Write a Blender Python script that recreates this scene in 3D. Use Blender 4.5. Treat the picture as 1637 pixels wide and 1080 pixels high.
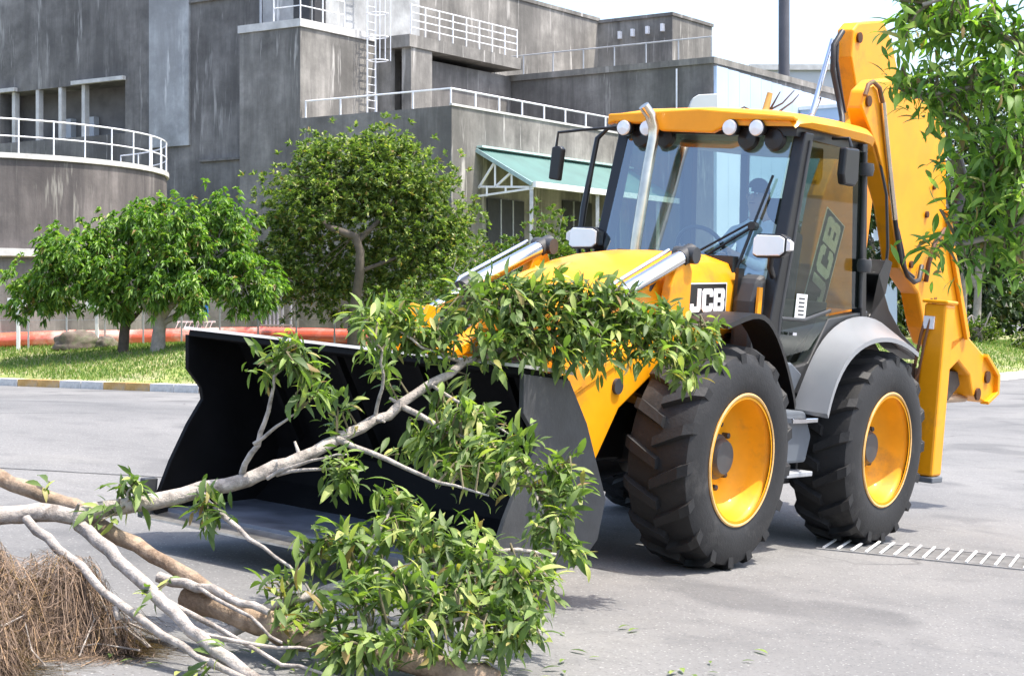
import bpy, bmesh, math, random
import numpy as np
from mathutils import Vector, Matrix, Quaternion
random.seed(7); rng = np.random.default_rng(11)
for o in list(bpy.data.objects): bpy.data.objects.remove(o)
S = bpy.context.scene; COL = S.collection
R = math.radians

# ------------------------------------------------------------------ camera, sky, sun, exposure
cam = bpy.data.objects.new('camera', bpy.data.cameras.new('camera')); COL.objects.link(cam)
cam.location = (0, 0, 1.53); cam.rotation_euler = (R(90), 0, 0)
cam.data.sensor_width = 36; cam.data.lens = 63.02; cam.data.shift_y = -0.0136
cam.data.clip_start = 0.1; cam.data.clip_end = 3000
S.camera = cam
SUN = Vector((1.0, -0.25, 0)).normalized(); EL = R(66)
sun_to = Vector((SUN.x*math.cos(EL), SUN.y*math.cos(EL), math.sin(EL)))
sl = bpy.data.lights.new('sun', 'SUN'); sl.energy = 2.6; sl.angle = R(0.6); sl.color = (1, .94, .84)
so = bpy.data.objects.new('sun', sl); COL.objects.link(so)
so.rotation_euler = (-sun_to).to_track_quat('-Z', 'Y').to_euler(); so.location = (20, 10, 40)
W = bpy.data.worlds.new('World'); S.world = W; W.use_nodes = True
wn = W.node_tree.nodes; wl = W.node_tree.links
sky = wn.new('ShaderNodeTexSky'); sky.sky_type = 'NISHITA'; sky.sun_disc = False
sky.sun_elevation = EL; sky.sun_rotation = math.atan2(SUN.x, SUN.y)
sky.air_density = 1.0; sky.dust_density = 3.0; sky.ozone_density = 1.0
wl.new(sky.outputs[0], wn['Background'].inputs[0]); wn['Background'].inputs[1].default_value = 0.15
S.view_settings.view_transform = 'Standard'; S.view_settings.look = 'None'
S.view_settings.exposure = 1.5; S.view_settings.gamma = 1; S.view_settings.use_curve_mapping = False
S.cycles.transparent_max_bounces = 16

# ------------------------------------------------------------------ materials
def _mat(name):
    m = bpy.data.materials.new(name); m.use_nodes = True
    return m, m.node_tree.nodes, m.node_tree.links, m.node_tree.nodes['Principled BSDF']
def _coords(n, l, scale):
    tc = n.new('ShaderNodeTexCoord'); mp = n.new('ShaderNodeMapping'); mp.inputs['Scale'].default_value = scale
    l.new(tc.outputs['Object'], mp.inputs[0]); return mp.outputs[0]
def _noise(n, l, co, scale, detail=4, rough=.6):
    t = n.new('ShaderNodeTexNoise'); t.inputs['Scale'].default_value = scale; t.inputs['Detail'].default_value = detail
    t.inputs['Roughness'].default_value = rough; l.new(co, t.inputs['Vector']); return t.outputs['Fac']
def _ramp(n, l, fac, stops):
    r = n.new('ShaderNodeValToRGB'); e = r.color_ramp.elements
    while len(e) < len(stops): e.new(.5)
    for k, (p, c) in enumerate(stops): e[k].position = p; e[k].color = (*c, 1) if len(c) == 3 else c
    l.new(fac, r.inputs[0]); return r.outputs[0]
def _mix(n, l, a, b, fac, mode='MIX'):
    m = n.new('ShaderNodeMix'); m.data_type = 'RGBA'; m.blend_type = mode
    for sock, v in ((m.inputs[0], fac), (m.inputs[6], a), (m.inputs[7], b)):
        if hasattr(v, 'is_output'): l.new(v, sock)
        elif isinstance(v, (int, float)): sock.default_value = v
        else: sock.default_value = (*v, 1)
    return m.outputs[2]
def _bump(n, l, p, h, strength, dist=.01):
    b = n.new('ShaderNodeBump'); b.inputs['Strength'].default_value = strength; b.inputs['Distance'].default_value = dist
    l.new(h, b.inputs['Height']); l.new(b.outputs[0], p.inputs['Normal'])
def c_mul(c, k): return tuple(min(1, x*k) for x in c)
def plain(name, col, rough=.55, metal=0., var=.2, scale=6., bump=0., coat=0., dirt=None, dirt_lo=.58, bscale=None, spec=.5):
    m, n, l, p = _mat(name); co = _coords(n, l, (1, 1, 1))
    f = _noise(n, l, co, scale)
    c = _ramp(n, l, f, [(.3, c_mul(col, 1-var)), (.7, c_mul(col, 1+var))])
    if dirt:
        f2 = _noise(n, l, co, scale*.45, 8, .7)
        c = _mix(n, l, c, dirt, _ramp(n, l, f2, [(dirt_lo, (0, 0, 0)), (dirt_lo+.16, (.75,)*3)]))
    l.new(c, p.inputs['Base Color'])
    rr = n.new('ShaderNodeMapRange'); rr.inputs[3].default_value = max(.04, rough-.1); rr.inputs[4].default_value = min(1, rough+.12)
    l.new(f, rr.inputs[0]); l.new(rr.outputs[0], p.inputs['Roughness'])
    p.inputs['Metallic'].default_value = metal; p.inputs['Coat Weight'].default_value = coat; p.inputs['Coat Roughness'].default_value = .12
    p.inputs['Specular IOR Level'].default_value = spec
    if bump: _bump(n, l, p, _noise(n, l, co, bscale or scale*6, 5), bump)
    return m
def concrete(name, base, dark, pale, streak=1., amt=.5):
    """weathered board-formed concrete: mottling, dark run-off streaks and pale lime runs"""
    m, n, l, p = _mat(name)
    co = _coords(n, l, (1, 1, 1)); cs = _coords(n, l, (.55*streak, .55*streak, .06)); cf = _coords(n, l, (2.1*streak, 2.1*streak, .22))
    c = _ramp(n, l, _noise(n, l, co, .55, 7, .65), [(.30, c_mul(base, .50)), (.48, c_mul(base, .95)), (.70, c_mul(base, 1.65))])
    c = _mix(n, l, c, dark, _ramp(n, l, _noise(n, l, cs, 1.0, 7, .72), [(.42, (0, 0, 0)), (.60, (min(1, amt*1.5),)*3)]))
    c = _mix(n, l, c, pale, _ramp(n, l, _noise(n, l, cf, 1.1, 4, .7), [(.60, (0, 0, 0)), (.70, (.8,)*3)]))
    cb = _coords(n, l, (.35, .35, .9))
    c = _mix(n, l, c, c_mul(dark, 1.1), _ramp(n, l, _noise(n, l, cb, .6, 8, .75), [(.52, (0, 0, 0)), (.7, (amt*.9,)*3)]))
    c = _mix(n, l, c, c_mul(base, 1.5), _ramp(n, l, _noise(n, l, _coords(n, l, (.5, .5, .2)), .35, 5, .6), [(.56, (0, 0, 0)), (.72, (.55,)*3)]))
    l.new(c, p.inputs['Base Color']); p.inputs['Roughness'].default_value = .9
    _bump(n, l, p, _noise(n, l, co, 6, 6), .35, .03)
    return m
def leafmat(name, dark, light, trans=.32, rough=.42, yellow=None, yl=.9):
    m, n, l, p = _mat(name)
    g = n.new('ShaderNodeNewGeometry'); oi = n.new('ShaderNodeObjectInfo')
    ad = n.new('ShaderNodeMath'); ad.operation = 'ADD'; l.new(g.outputs['Random Per Island'], ad.inputs[0]); l.new(oi.outputs['Random'], ad.inputs[1])
    fr = n.new('ShaderNodeMath'); fr.operation = 'FRACT'; l.new(ad.outputs[0], fr.inputs[0])
    st = [(0, dark), (.6, tuple((a+b)/2 for a, b in zip(dark, light))), (yl, light)]
    if yellow: st += [(.955, yellow), (.985, (.30, .20, .09))]
    c = _ramp(n, l, fr.outputs[0], st)
    l.new(c, p.inputs['Base Color']); p.inputs['Roughness'].default_value = rough
    t = n.new('ShaderNodeBsdfTranslucent'); c2 = _mix(n, l, c, (1.0, 1.25, .35), 1., 'MULTIPLY'); l.new(c2, t.inputs[0])
    mx = n.new('ShaderNodeMixShader'); mx.inputs[0].default_value = trans
    l.new(p.outputs[0], mx.inputs[1]); l.new(t.outputs[0], mx.inputs[2]); l.new(mx.outputs[0], n['Material Output'].inputs[0])
    return m
def glassmat(name, tint, refl=.12, rough=.02):
    m, n, l, p = _mat(name); n.remove(p)
    tr = n.new('ShaderNodeBsdfTransparent'); tr.inputs[0].default_value = (*tint, 1)
    gl = n.new('ShaderNodeBsdfGlossy'); gl.inputs['Roughness'].default_value = rough; gl.inputs[0].default_value = (.9, .97, 1, 1)
    lw = n.new('ShaderNodeLayerWeight'); lw.inputs[0].default_value = .5
    pw = n.new('ShaderNodeMath'); pw.operation = 'POWER'; pw.inputs[1].default_value = 4.; l.new(lw.outputs['Facing'], pw.inputs[0])
    ma = n.new('ShaderNodeMath'); ma.operation = 'MULTIPLY_ADD'; ma.inputs[1].default_value = .8; ma.inputs[2].default_value = refl; l.new(pw.outputs[0], ma.inputs[0])
    mx = n.new('ShaderNodeMixShader'); l.new(ma.outputs[0], mx.inputs[0]); l.new(tr.outputs[0], mx.inputs[1]); l.new(gl.outputs[0], mx.inputs[2])
    l.new(mx.outputs[0], n['Material Output'].inputs[0]); return m
def asphalt():
    m, n, l, p = _mat('worn grey asphalt'); co = _coords(n, l, (1, 1, 1))
    big = _noise(n, l, co, .22, 6, .6); mid = _noise(n, l, co, 2.2, 6, .65); fine = _noise(n, l, co, 42, 4, .85)
    c = _ramp(n, l, big, [(.3, (.128, .127, .126)), (.7, (.215, .210, .204))])
    c = _mix(n, l, c, (.075, .075, .077), _ramp(n, l, mid, [(.5, (0, 0, 0)), (.75, (.5,)*3)]))
    v = n.new('ShaderNodeTexVoronoi'); v.inputs['Scale'].default_value = 30; l.new(co, v.inputs['Vector'])
    c = _mix(n, l, c, (.50, .49, .47), _ramp(n, l, v.outputs['Distance'], [(.08, (.5,)*3), (.22, (0, 0, 0))]))
    c = _mix(n, l, c, (.045, .045, .045), _ramp(n, l, fine, [(.53, (0, 0, 0)), (.66, (.6,)*3)]))
    c = _mix(n, l, c, (.06, .06, .062), _ramp(n, l, _noise(n, l, co, .55, 3, .4), [(.58, (0, 0, 0)), (.64, (.45,)*3)]))
    wn_ = n.new('ShaderNodeTexNoise'); wn_.inputs['Scale'].default_value = .8; wn_.inputs['Detail'].default_value = 5; l.new(co, wn_.inputs['Vector'])
    wc = _mix(n, l, co, wn_.outputs['Color'], .35)
    vc = n.new('ShaderNodeTexVoronoi'); vc.feature = 'DISTANCE_TO_EDGE'; vc.inputs['Scale'].default_value = .55; l.new(wc, vc.inputs['Vector'])
    ck = n.new('ShaderNodeMath'); ck.operation = 'MULTIPLY'; l.new(_ramp(n, l, vc.outputs['Distance'], [(.0, (1, 1, 1)), (.006, (0, 0, 0))]), ck.inputs[0]); l.new(_ramp(n, l, _noise(n, l, co, .35, 2), [(.5, (0, 0, 0)), (.62, (.8,)*3)]), ck.inputs[1])
    c = _mix(n, l, c, (.03, .03, .03), ck.outputs[0])
    # sand washed over the surface
    c = _mix(n, l, c, (.24, .23, .21), _ramp(n, l, _noise(n, l, co, .9, 5), [(.55, (0, 0, 0)), (.8, (.4,)*3)]))
    l.new(c, p.inputs['Base Color']); p.inputs['Roughness'].default_value = .88
    _bump(n, l, p, fine, .5, .006); return m
YEL = (.81, .32, .004)
m_yel = plain('yellow machine paint', YEL, .40, var=.10, scale=3, coat=.12, dirt=(.30, .14, .035), dirt_lo=.545, spec=.35)
m_yel2 = plain('yellow wheel paint', (.83, .37, .006), .5, var=.1, scale=4, coat=.05, dirt=(.36, .18, .04), dirt_lo=.57, spec=.3)
m_blk = plain('black paint', (.012, .012, .013), .38, var=.3, scale=5)
m_bucket = plain('worn black steel bucket', (.006, .006, .007), .7, var=.4, scale=4, dirt=(.018, .016, .015), dirt_lo=.62, bump=.2, spec=.2)
m_bside = plain('scuffed grey steel side plate', (.045, .047, .05), .5, var=.3, scale=5, dirt=(.12, .115, .11), dirt_lo=.58, bump=.2)
m_bfloor = plain('bucket floor scoured steel', (.13, .145, .18), .5, .1, var=.5, scale=3, bump=.2)
m_edge = plain('scoured bright steel edge', (.5, .48, .45), .35, .8, var=.3, scale=9)
m_rub = plain('tyre rubber', (.013, .013, .014), .68, var=.35, scale=7, dirt=(.055, .052, .05), dirt_lo=.54, bump=.25)
m_chr = plain('chromed steel', (.72, .72, .74), .12, 1., var=.06)
m_exh = plain('heat stained exhaust steel', (.62, .55, .45), .22, 1., var=.15, scale=9)
m_dk = plain('dark grey plastic', (.035, .036, .038), .5, var=.25)
m_hub = plain('dark grey hub paint', (.055, .056, .058), .45, var=.25)
m_hose = plain('black hydraulic hose', (.018, .017, .018), .5, var=.3)
m_silver = plain('silver grey fender plastic', (.25, .26, .275), .35, var=.06, scale=3, coat=.3)
m_tank = plain('blue grey tank panel', (.10, .115, .135), .45, var=.12)
m_lens = plain('clear lamp lens', (.80, .82, .84), .12, .2, var=.04)
m_wht = plain('white paint', (.80, .80, .80), .5, var=.04)
m_seat = plain('grey seat fabric', (.06, .062, .066), .9, var=.2)
m_glass = glassmat('tinted cab glass', (.78, .93, .96), .30)
m_glass2 = glassmat('tinted door glass', (.46, .55, .44), .04)
m_conc = concrete('grey streaked concrete', (.235, .223, .205), (.09, .086, .08), (.52, .50, .47))
m_concd = concrete('dark weathered concrete', (.185, .175, .165), (.075, .071, .068), (.40, .385, .365), amt=.5)
m_concl = concrete('pale bleached concrete', (.34, .35, .355), (.27, .27, .27), (.68, .68, .67), amt=.5)
m_tankc = concrete('brown stained concrete', (.135, .12, .115), (.05, .045, .046), (.36, .35, .31), amt=.7)
m_ledge = plain('pale concrete ledge', (.55, .54, .52), .85, var=.2, scale=2)
m_rail = plain('white painted rail', (.78, .79, .82), .45, var=.08)
m_railg = plain('grey galvanised rail', (.42, .43, .45), .45, .4, var=.15)
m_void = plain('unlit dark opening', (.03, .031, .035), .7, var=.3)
m_green = plain('green corrugated roof sheet', (.06, .15, .135), .5, var=.15, scale=1.2)
m_blue = plain('pale blue wall sheet', (.42, .53, .70), .5, var=.05, scale=.6)
m_far = plain('far pale grey wall', (.52, .54, .56), .9, var=.08, scale=.2)
m_asph = asphalt()
m_lawn = plain('lawn soil and turf', (.19, .22, .06), .95, var=.4, scale=.9, dirt=(.36, .32, .20), dirt_lo=.46, bump=.4)
m_grass = leafmat('grass blade green', (.08, .16, .02), (.20, .30, .05), .3, .6, (.42, .38, .16), .85)
m_kw = plain('faded white kerb paint', (.58, .57, .55), .8, var=.22, scale=5, dirt=(.30, .29, .27), dirt_lo=.48)
m_ko = plain('faded ochre kerb paint', (.52, .31, .10), .8, var=.25, scale=5, dirt=(.33, .29, .24), dirt_lo=.47)
m_kg = plain('bare concrete kerb', (.55, .54, .52), .85, var=.15, scale=6)
m_red = plain('red plastic pipe with painted sheen', (.76, .15, .09), .2, coat=.6, var=.15, scale=1.5, dirt=(.86, .62, .56), dirt_lo=.50)  # pale patches put the sun's white sheen into the pipe colour
m_bark = plain('pale grey bark', (.38, .34, .305), .95, var=.42, scale=16, dirt=(.10, .078, .06), dirt_lo=.52, bump=1., bscale=60, spec=.15)
m_twigb = plain('young green brown twig bark', (.16, .135, .075), .8, var=.3, scale=20)
m_barkb = plain('peeled brown bark', (.33, .245, .175), .95, var=.4, scale=12, dirt=(.11, .065, .04), dirt_lo=.50, bump=1., bscale=50, spec=.15)
m_barkd = plain('dark tree bark', (.09, .07, .055), .95, var=.35, scale=5, bump=.6)
m_barkl = plain('light tree bark', (.30, .265, .235), .95, var=.3, scale=5, bump=.6)
m_fib = leafmat('dry brown frond fibre', (.085, .055, .038), (.31, .22, .16), .12, .85, (.48, .30, .16), .86)
m_mound = plain('matted brown frond litter', (.062, .038, .028), .95, var=.5, scale=9, bump=1., bscale=25)
m_leafF = leafmat('fresh cut leaves', (.075, .125, .036), (.26, .36, .09), .40, .55, (.48, .50, .16), .78)
m_leafM = leafmat('mango leaves', (.075, .165, .036), (.24, .39, .075), .40, .5, (.40, .50, .12), .84)
m_leafB = leafmat('olive green leaves', (.075, .13, .04), (.28, .36, .10), .38, .5, (.50, .52, .18), .82)
m_leafS = leafmat('yellow green shrub leaves', (.06, .12, .022), (.19, .27, .05), .32, .42, (.34, .38, .09), .88)
m_leafO = leafmat('overhanging tree leaves', (.085, .18, .035), (.29, .44, .08), .45, .55, (.48, .58, .15), .84)
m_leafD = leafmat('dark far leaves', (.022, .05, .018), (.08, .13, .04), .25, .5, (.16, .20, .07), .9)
m_flow = leafmat('red bed flowers', (.50, .04, .05), (.75, .22, .22), .2, .6, (.8, .6, .55), .8)
m_rock = plain('mossy brown rock', (.16, .13, .11), .95, var=.4, scale=5, dirt=(.06, .10, .03), dirt_lo=.5, bump=.8)
m_sky1 = plain('pale blue shirt cloth', (.70, .78, .88), .9, var=.1, scale=8)
m_skin = plain('brown skin', (.42, .25, .17), .55, var=.06)
m_hair = plain('black hair', (.012, .010, .009), .6)
m_trou = plain('dark trousers', (.03, .035, .05), .9)
m_sign = plain('blue sign paint', (.03, .22, .62), .5, var=.05)
m_twig = plain('dry tan stalk', (.50, .33, .10), .8, var=.2)

# ------------------------------------------------------------------ geometry helpers
LOC = {}
class MB:
    def __init__(s): s.v = []; s.f = []; s.mi = []
    def add(s, vs, fs, mi=0):
        b = len(s.v); s.v += [tuple(map(float, q)) for q in vs]
        for f in fs: s.f.append(tuple(b+i for i in f)); s.mi.append(mi)
        return s
    def hexa(s, q, mi=0):
        return s.add(q, [(0, 3, 2, 1), (4, 5, 6, 7), (0, 1, 5, 4), (1, 2, 6, 5), (2, 3, 7, 6), (3, 0, 4, 7)], mi)
    def box(s, x0, x1, y0, y1, z0, z1, mi=0, mt=None):
        q = [(x0, y0, z0), (x1, y0, z0), (x1, y1, z0), (x0, y1, z0), (x0, y0, z1), (x1, y0, z1), (x1, y1, z1), (x0, y1, z1)]
        if mt is not None: q = [mt @ Vector(k) for k in q]
        return s.hexa(q, mi)
    def bar(s, a, b, w, h=None, up=(0, 0, 1), mi=0):
        a = Vector(a); b = Vector(b); d = (b-a).normalized(); u = Vector(up)
        if abs(d.dot(u)) > .98: u = Vector((1, 0, 0))
        x = d.cross(u).normalized(); u = x.cross(d); h = h or w; x *= w/2; u *= h/2
        return s.hexa([a-x-u, a+x-u, a+x+u, a-x+u, b-x-u, b+x-u, b+x+u, b-x+u], mi)
    def prism(s, poly, axis, a, b, mi=0):
        def P(p, t):
            return (t, p[0], p[1]) if axis == 'x' else (p[0], t, p[1]) if axis == 'y' else (p[0], p[1], t)
        n = len(poly); vs = [P(p, a) for p in poly]+[P(p, b) for p in poly]
        return s.add(vs, [tuple(range(n)), tuple(range(2*n-1, n-1, -1))]+[(i, (i+1) % n, n+(i+1) % n, n+i) for i in range(n)], mi)
    def tube(s, pts, r, n=8, caps=True, mi=0, jit=0.):
        pts = [Vector(p) for p in pts]; m = len(pts)
        rs = [r]*m if isinstance(r, (int, float)) else list(r)
        if len(rs) == 2 and m > 2: rs = [rs[0]+(rs[1]-rs[0])*i/(m-1) for i in range(m)]
        vs = []; u = None
        for i, p in enumerate(pts):
            d = (pts[min(i+1, m-1)]-pts[max(i-1, 0)])
            d = d.normalized() if d.length > 1e-9 else Vector((0, 0, 1))
            if u is None:
                u = d.orthogonal().normalized()
            u = (u-d*u.dot(d)); u = u.normalized() if u.length > 1e-6 else d.orthogonal().normalized()
            w = d.cross(u)
            for k in range(n):
                t = 2*math.pi*k/n; rr = rs[i]*(1+random.uniform(-jit, jit)) if jit else rs[i]
                vs.append(p+(u*math.cos(t)+w*math.sin(t))*rr)
        fs = [(i*n+k, i*n+(k+1) % n, (i+1)*n+(k+1) % n, (i+1)*n+k) for i in range(m-1) for k in range(n)]
        if caps: fs += [tuple(range(n-1, -1, -1)), tuple((m-1)*n+k for k in range(n))]
        return s.add(vs, fs, mi)
    def lathe(s, prof, c, axis='y', n=40, mi=0):
        """prof: (radius, offset along axis)"""
        vs = []
        for (r, h) in prof:
            for k in range(n):
                t = 2*math.pi*k/n; a, b = r*math.cos(t), r*math.sin(t)
                vs.append((c[0]+a, c[1]+h, c[2]+b) if axis == 'y' else (c[0]+a, c[1]+b, c[2]+h) if axis == 'z' else (c[0]+h, c[1]+a, c[2]+b))
        m = len(prof)
        fs = [(i*n+k, i*n+(k+1) % n, (i+1)*n+(k+1) % n, (i+1)*n+k) for i in range(m-1) for k in range(n)]
        return s.add(vs, fs, mi)
    def mesh(s, name, mats, off=(0, 0, 0), smooth=None):
        me = bpy.data.meshes.new(name); o = Vector(off)
        me.from_pydata([tuple(Vector(q)-o) for q in s.v], [], s.f)
        for m in (mats if isinstance(mats, (list, tuple)) else [mats]): me.materials.append(m)
        if any(s.mi): me.polygons.foreach_set('material_index', s.mi)
        bm = bmesh.new(); bm.from_mesh(me); bmesh.ops.recalc_face_normals(bm, faces=bm.faces); bm.to_mesh(me); bm.free()
        if smooth:
            me.shade_smooth(); me.set_sharp_from_angle(angle=R(smooth))
        return me
def base_of(p):
    while p is not None:
        if p.name in LOC: return LOC[p.name]
        p = p.parent
    return Vector((0, 0, 0))
def link(name, me, parent=None, label=None, kind=None):
    o = bpy.data.objects.new(name, me); COL.objects.link(o)
    if parent is not None: o.parent = parent
    if label: o['label'] = label
    if kind: o['kind'] = kind
    return o
def part(name, mb, mats, parent=None, smooth=None, bevel=0, label=None, kind=None):
    o = link(name, mb.mesh(name, mats, base_of(parent) if parent else (0, 0, 0), smooth), parent, label, kind)
    if bevel:
        b = o.modifiers.new('bevel', 'BEVEL'); b.width = bevel; b.segments = 2; b.limit_method = 'ANGLE'; b.angle_limit = R(35)
    return o
def thing(name, label, cat, loc=(0, 0, 0), group=None, rot=None):
    o = bpy.data.objects.new(name, None); COL.objects.link(o); o.empty_display_size = .3
    o['label'] = label; o['category'] = cat
    if group: o['group'] = group
    if rot is not None:
        o.matrix_world = Matrix.Translation(loc) @ rot.to_4x4(); LOC[o.name] = Vector((0, 0, 0))
    else:
        o.location = loc; LOC[o.name] = Vector(loc)
    return o
def single(name, mb, mats, label, cat, loc, smooth=None, group=None, bevel=0):
    o = link(name, mb.mesh(name, mats, loc, smooth)); o.location = loc; LOC[o.name] = Vector(loc)
    o['label'] = label; o['category'] = cat
    if group: o['group'] = group
    if bevel:
        b = o.modifiers.new('bevel', 'BEVEL'); b.width = bevel; b.segments = 2; b.limit_method = 'ANGLE'; b.angle_limit = R(35)
    return o
def structure(name, mb, mats, smooth=None):
    o = link(name, mb.mesh(name, mats, (0, 0, 0), smooth)); o['kind'] = 'structure'; return o
def np_mesh(name, V, F, mat, off=(0, 0, 0), smooth=False):
    """V (n,3); F (m,k) array of polygons with k corners"""
    V = np.asarray(V, dtype=np.float32).reshape(-1, 3)-np.array(off, dtype=np.float32); F = np.asarray(F, dtype=np.int32); k = F.shape[1]
    me = bpy.data.meshes.new(name); me.vertices.add(len(V)); me.vertices.foreach_set('co', V.ravel())
    me.loops.add(F.size); me.loops.foreach_set('vertex_index', F.ravel())
    me.polygons.add(len(F)); me.polygons.foreach_set('loop_start', np.arange(0, F.size, k, dtype=np.int32))
    me.materials.append(mat); me.update(calc_edges=True); me.validate()
    if smooth: me.shade_smooth()
    return me

# ------------------------------------------------------------------ ground
MR = np.array([[-0.58202, 0.80916, 0.08067], [-0.81268, -0.58225, -0.02305], [0.02832, -0.07898, 0.99647]])
MT = (1.7902, 13.7545, 0.0)            # where the machine stands
UP = MR[:, 2]
def smooth(a, b, x):
    t = np.clip((x-a)/(b-a), 0, 1); return t*t*(3-2*t)
def ground_z(x, y):
    """the road falls to the right where the machine stands and levels out farther away"""
    pl = -(UP[0]*(x-MT[0])+UP[1]*(y-MT[1]))/UP[2]
    r = np.hypot(x-.5, y-11.5); return pl*(1-smooth(6.5, 24, r))
gx = np.concatenate([[-1500, -600, -250, -120, -70, -45], np.arange(-32, 32.1, .8), [45, 70, 120, 250, 600, 1500]])
gy = np.concatenate([[-300, -80, -30, -12], np.arange(-4, 44.1, .8), [50, 60, 75, 100, 150, 250, 500, 1200, 2500]])
X, Y = np.meshgrid(gx, gy); V = np.stack([X, Y, ground_z(X, Y)], -1).reshape(-1, 3)
nx = len(gx); I = np.arange(len(V)).reshape(X.shape)
F = np.stack([I[:-1, :-1], I[:-1, 1:], I[1:, 1:], I[1:, :-1]], -1).reshape(-1, 4)
o = link('road', np_mesh('road', V, F, m_asph, smooth=True)); o['kind'] = 'structure'

# kerb line of the lawn: (x, y) along the road side
KL = [(-40, 68), (-30, 59.5), (-20, 51), (-12.8, 44.8), (-6.9, 39.8), (-3, 37.3), (1, 36.6), (5, 38), (8.5, 41.6), (11.7, 46.2), (14.7, 51.2), (20, 59), (34, 80)]
def kerb_y(x): return np.interp(x, [k[0] for k in KL], [k[1] for k in KL])
def lawn_z(x, y):
    e = y-kerb_y(x); return .13+.78*smooth(0.2, 9.5, e)+0.05*np.sin(x*.6)*smooth(1, 6, e)
lx = np.linspace(-40, 34, 150); le = np.concatenate([np.linspace(0, 12, 25), [16, 25, 40, 70, 120]])
LX, LE = np.meshgrid(lx, le); LY = kerb_y(LX)+LE+.12
V = np.stack([LX, LY, lawn_z(LX, LY)], -1).reshape(-1, 3); I = np.arange(len(V)).reshape(LX.shape)
F = np.stack([I[:-1, :-1], I[:-1, 1:], I[1:, 1:], I[1:, :-1]], -1).reshape(-1, 4)
o = link('lawn', np_mesh('lawn', V, F, m_lawn, smooth=True)); o['kind'] = 'structure'
# grass blades where the lawn shows
N = 48000
gxs = np.concatenate([rng.uniform(-19, -5, N*2//3), rng.uniform(9, 19, N-N*2//3)])
gys = kerb_y(gxs)+.5+rng.uniform(0, 1, N)**.95*11
keep_ = rng.uniform(0, 1, N) < smooth(.4, 3.2, gys-kerb_y(gxs)+.9*np.sin(gxs*1.3)*np.sin(gys*.9+gxs*.4)+rng.normal(0, .3, N)); gxs, gys = gxs[keep_], gys[keep_]; N = len(gxs)
P = np.stack([gxs, gys, lawn_z(gxs, gys)-.01], -1); h = rng.uniform(.05, .13, N)
a = rng.uniform(0, 2*np.pi, N); d = np.stack([np.cos(a), np.sin(a), 0*a], -1)*.018; lean = np.stack([rng.normal(0, .03, N), rng.normal(0, .03, N), h], -1)
V = np.stack([P-d, P+d, P+lean], 1).reshape(-1, 3); F = np.arange(3*N).reshape(N, 3)
o = link('grass', np_mesh('grass', V, F, m_grass)); o['kind'] = 'stuff'
# kerb stones, 0.9 m each, painted in turn on the left, bare on the right
kerb = bpy.data.objects.new('kerb', None); COL.objects.link(kerb); kerb['kind'] = 'structure'
mb = MB(); mb.box(-.445, .445, -.075, .27, -.12, .175); kmesh = {}
for key, mt_ in (('w', m_kw), ('o', m_ko), ('g', m_kg)): kmesh[key] = mb.mesh('kerb_stone', mt_)
seg = []; 
for (ax, ay), (bx, by) in zip(KL[2:-2], KL[3:-1]):
    L_ = math.hypot(bx-ax, by-ay); nseg = max(1, round(L_/.9))
    for i in range(nseg):
        t = (i+.5)/nseg; seg.append((ax+(bx-ax)*t, ay+(by-ay)*t, math.atan2(by-ay, bx-ax), L_/nseg/.9))
for i, (x, y, an, sc) in enumerate(seg):
    key = 'g' if x > 2 else ('w' if (i//2) % 2 else 'o')
    o = link('kerb_stone', kmesh[key], kerb); o.location = (x, y, float(ground_z(np.float64(x), np.float64(y)))); o.rotation_euler = (0, 0, an+random.uniform(-.01, .01)); o.scale = (sc*.985, 1, 1)
# joint across the road on the left: dark tar line with a pale worn band
def on_road(x, y, dz): return (x, y, float(ground_z(np.float64(x), np.float64(y)))+dz)
mb = MB(); pts = [(-7.0, 12.85), (-5.4, 13.15), (-3.85, 13.46), (-2.76, 13.67), (-1.4, 13.9)]
for (ax, ay), (bx, by) in zip(pts, pts[1:]):
    mb.add([on_road(ax, ay-.016, .005), on_road(bx, by-.016, .005), on_road(bx, by+.016, .005), on_road(ax, ay+.016, .005)], [(0, 1, 2, 3)])
structure('road_joint', mb, plain('tar joint', (.09, .09, .09), .8, var=.6, scale=4))
# drain grate in the road
def lerp(a, b, t): return tuple(x+(y-x)*t for x, y in zip(a, b))
G0, G1, G2, G3 = (2.15, 12.67), (2.25, 12.66), (4.1, 12.34), (6.2, 11.98)
def gnear(t): return lerp(G0, G3, t)
dirx = Vector((G3[0]-G0[0], G3[1]-G0[1])).normalized(); perp = Vector((-dirx.y, dirx.x)); GL = math.hypot(G3[0]-G0[0], G3[1]-G0[1])
grate = thing('drain_grate', 'long drain grate of pale bars set across the road by the rear wheel', 'drain grate', on_road(*G0, 0))
mb = MB(); q = []
for t in (0, .5, 1.):
    p = gnear(t); q.append((p, (p[0]+perp.x*.62, p[1]+perp.y*.62)))
for a_, b_ in zip(q, q[1:]):
    mb.add([on_road(*a_[0], .004), on_road(*b_[0], .004), on_road(*b_[1], .004), on_road(*a_[1], .004)], [(0, 1, 2, 3)])
part('channel', mb, plain('dirty channel', (.115, .113, .11), .9, var=.4, scale=9), grate)
bmb = MB(); bmb.box(-.0075, .0075, 0, .58, 0, .010); bme = bmb.mesh('bar', plain('pale worn grate bar', (.72, .71, .68), .6, var=.2, scale=12)); bl = LOC[grate.name]
k = 0; s_ = .05
while s_ < GL:
    p = (G0[0]+dirx.x*s_, G0[1]+dirx.y*s_); o = link('bar', bme, grate); o.location = Vector(on_road(*p, .007))-bl
    o.rotation_euler = (R(1.2), R(4.6), math.atan2(dirx.y, dirx.x)-R(12)); o.scale = (3.4 if k == 18 else random.uniform(.8, 1.25), random.uniform(.94, 1.0), 1); s_ += .098; k += 1
mb = MB()
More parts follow.
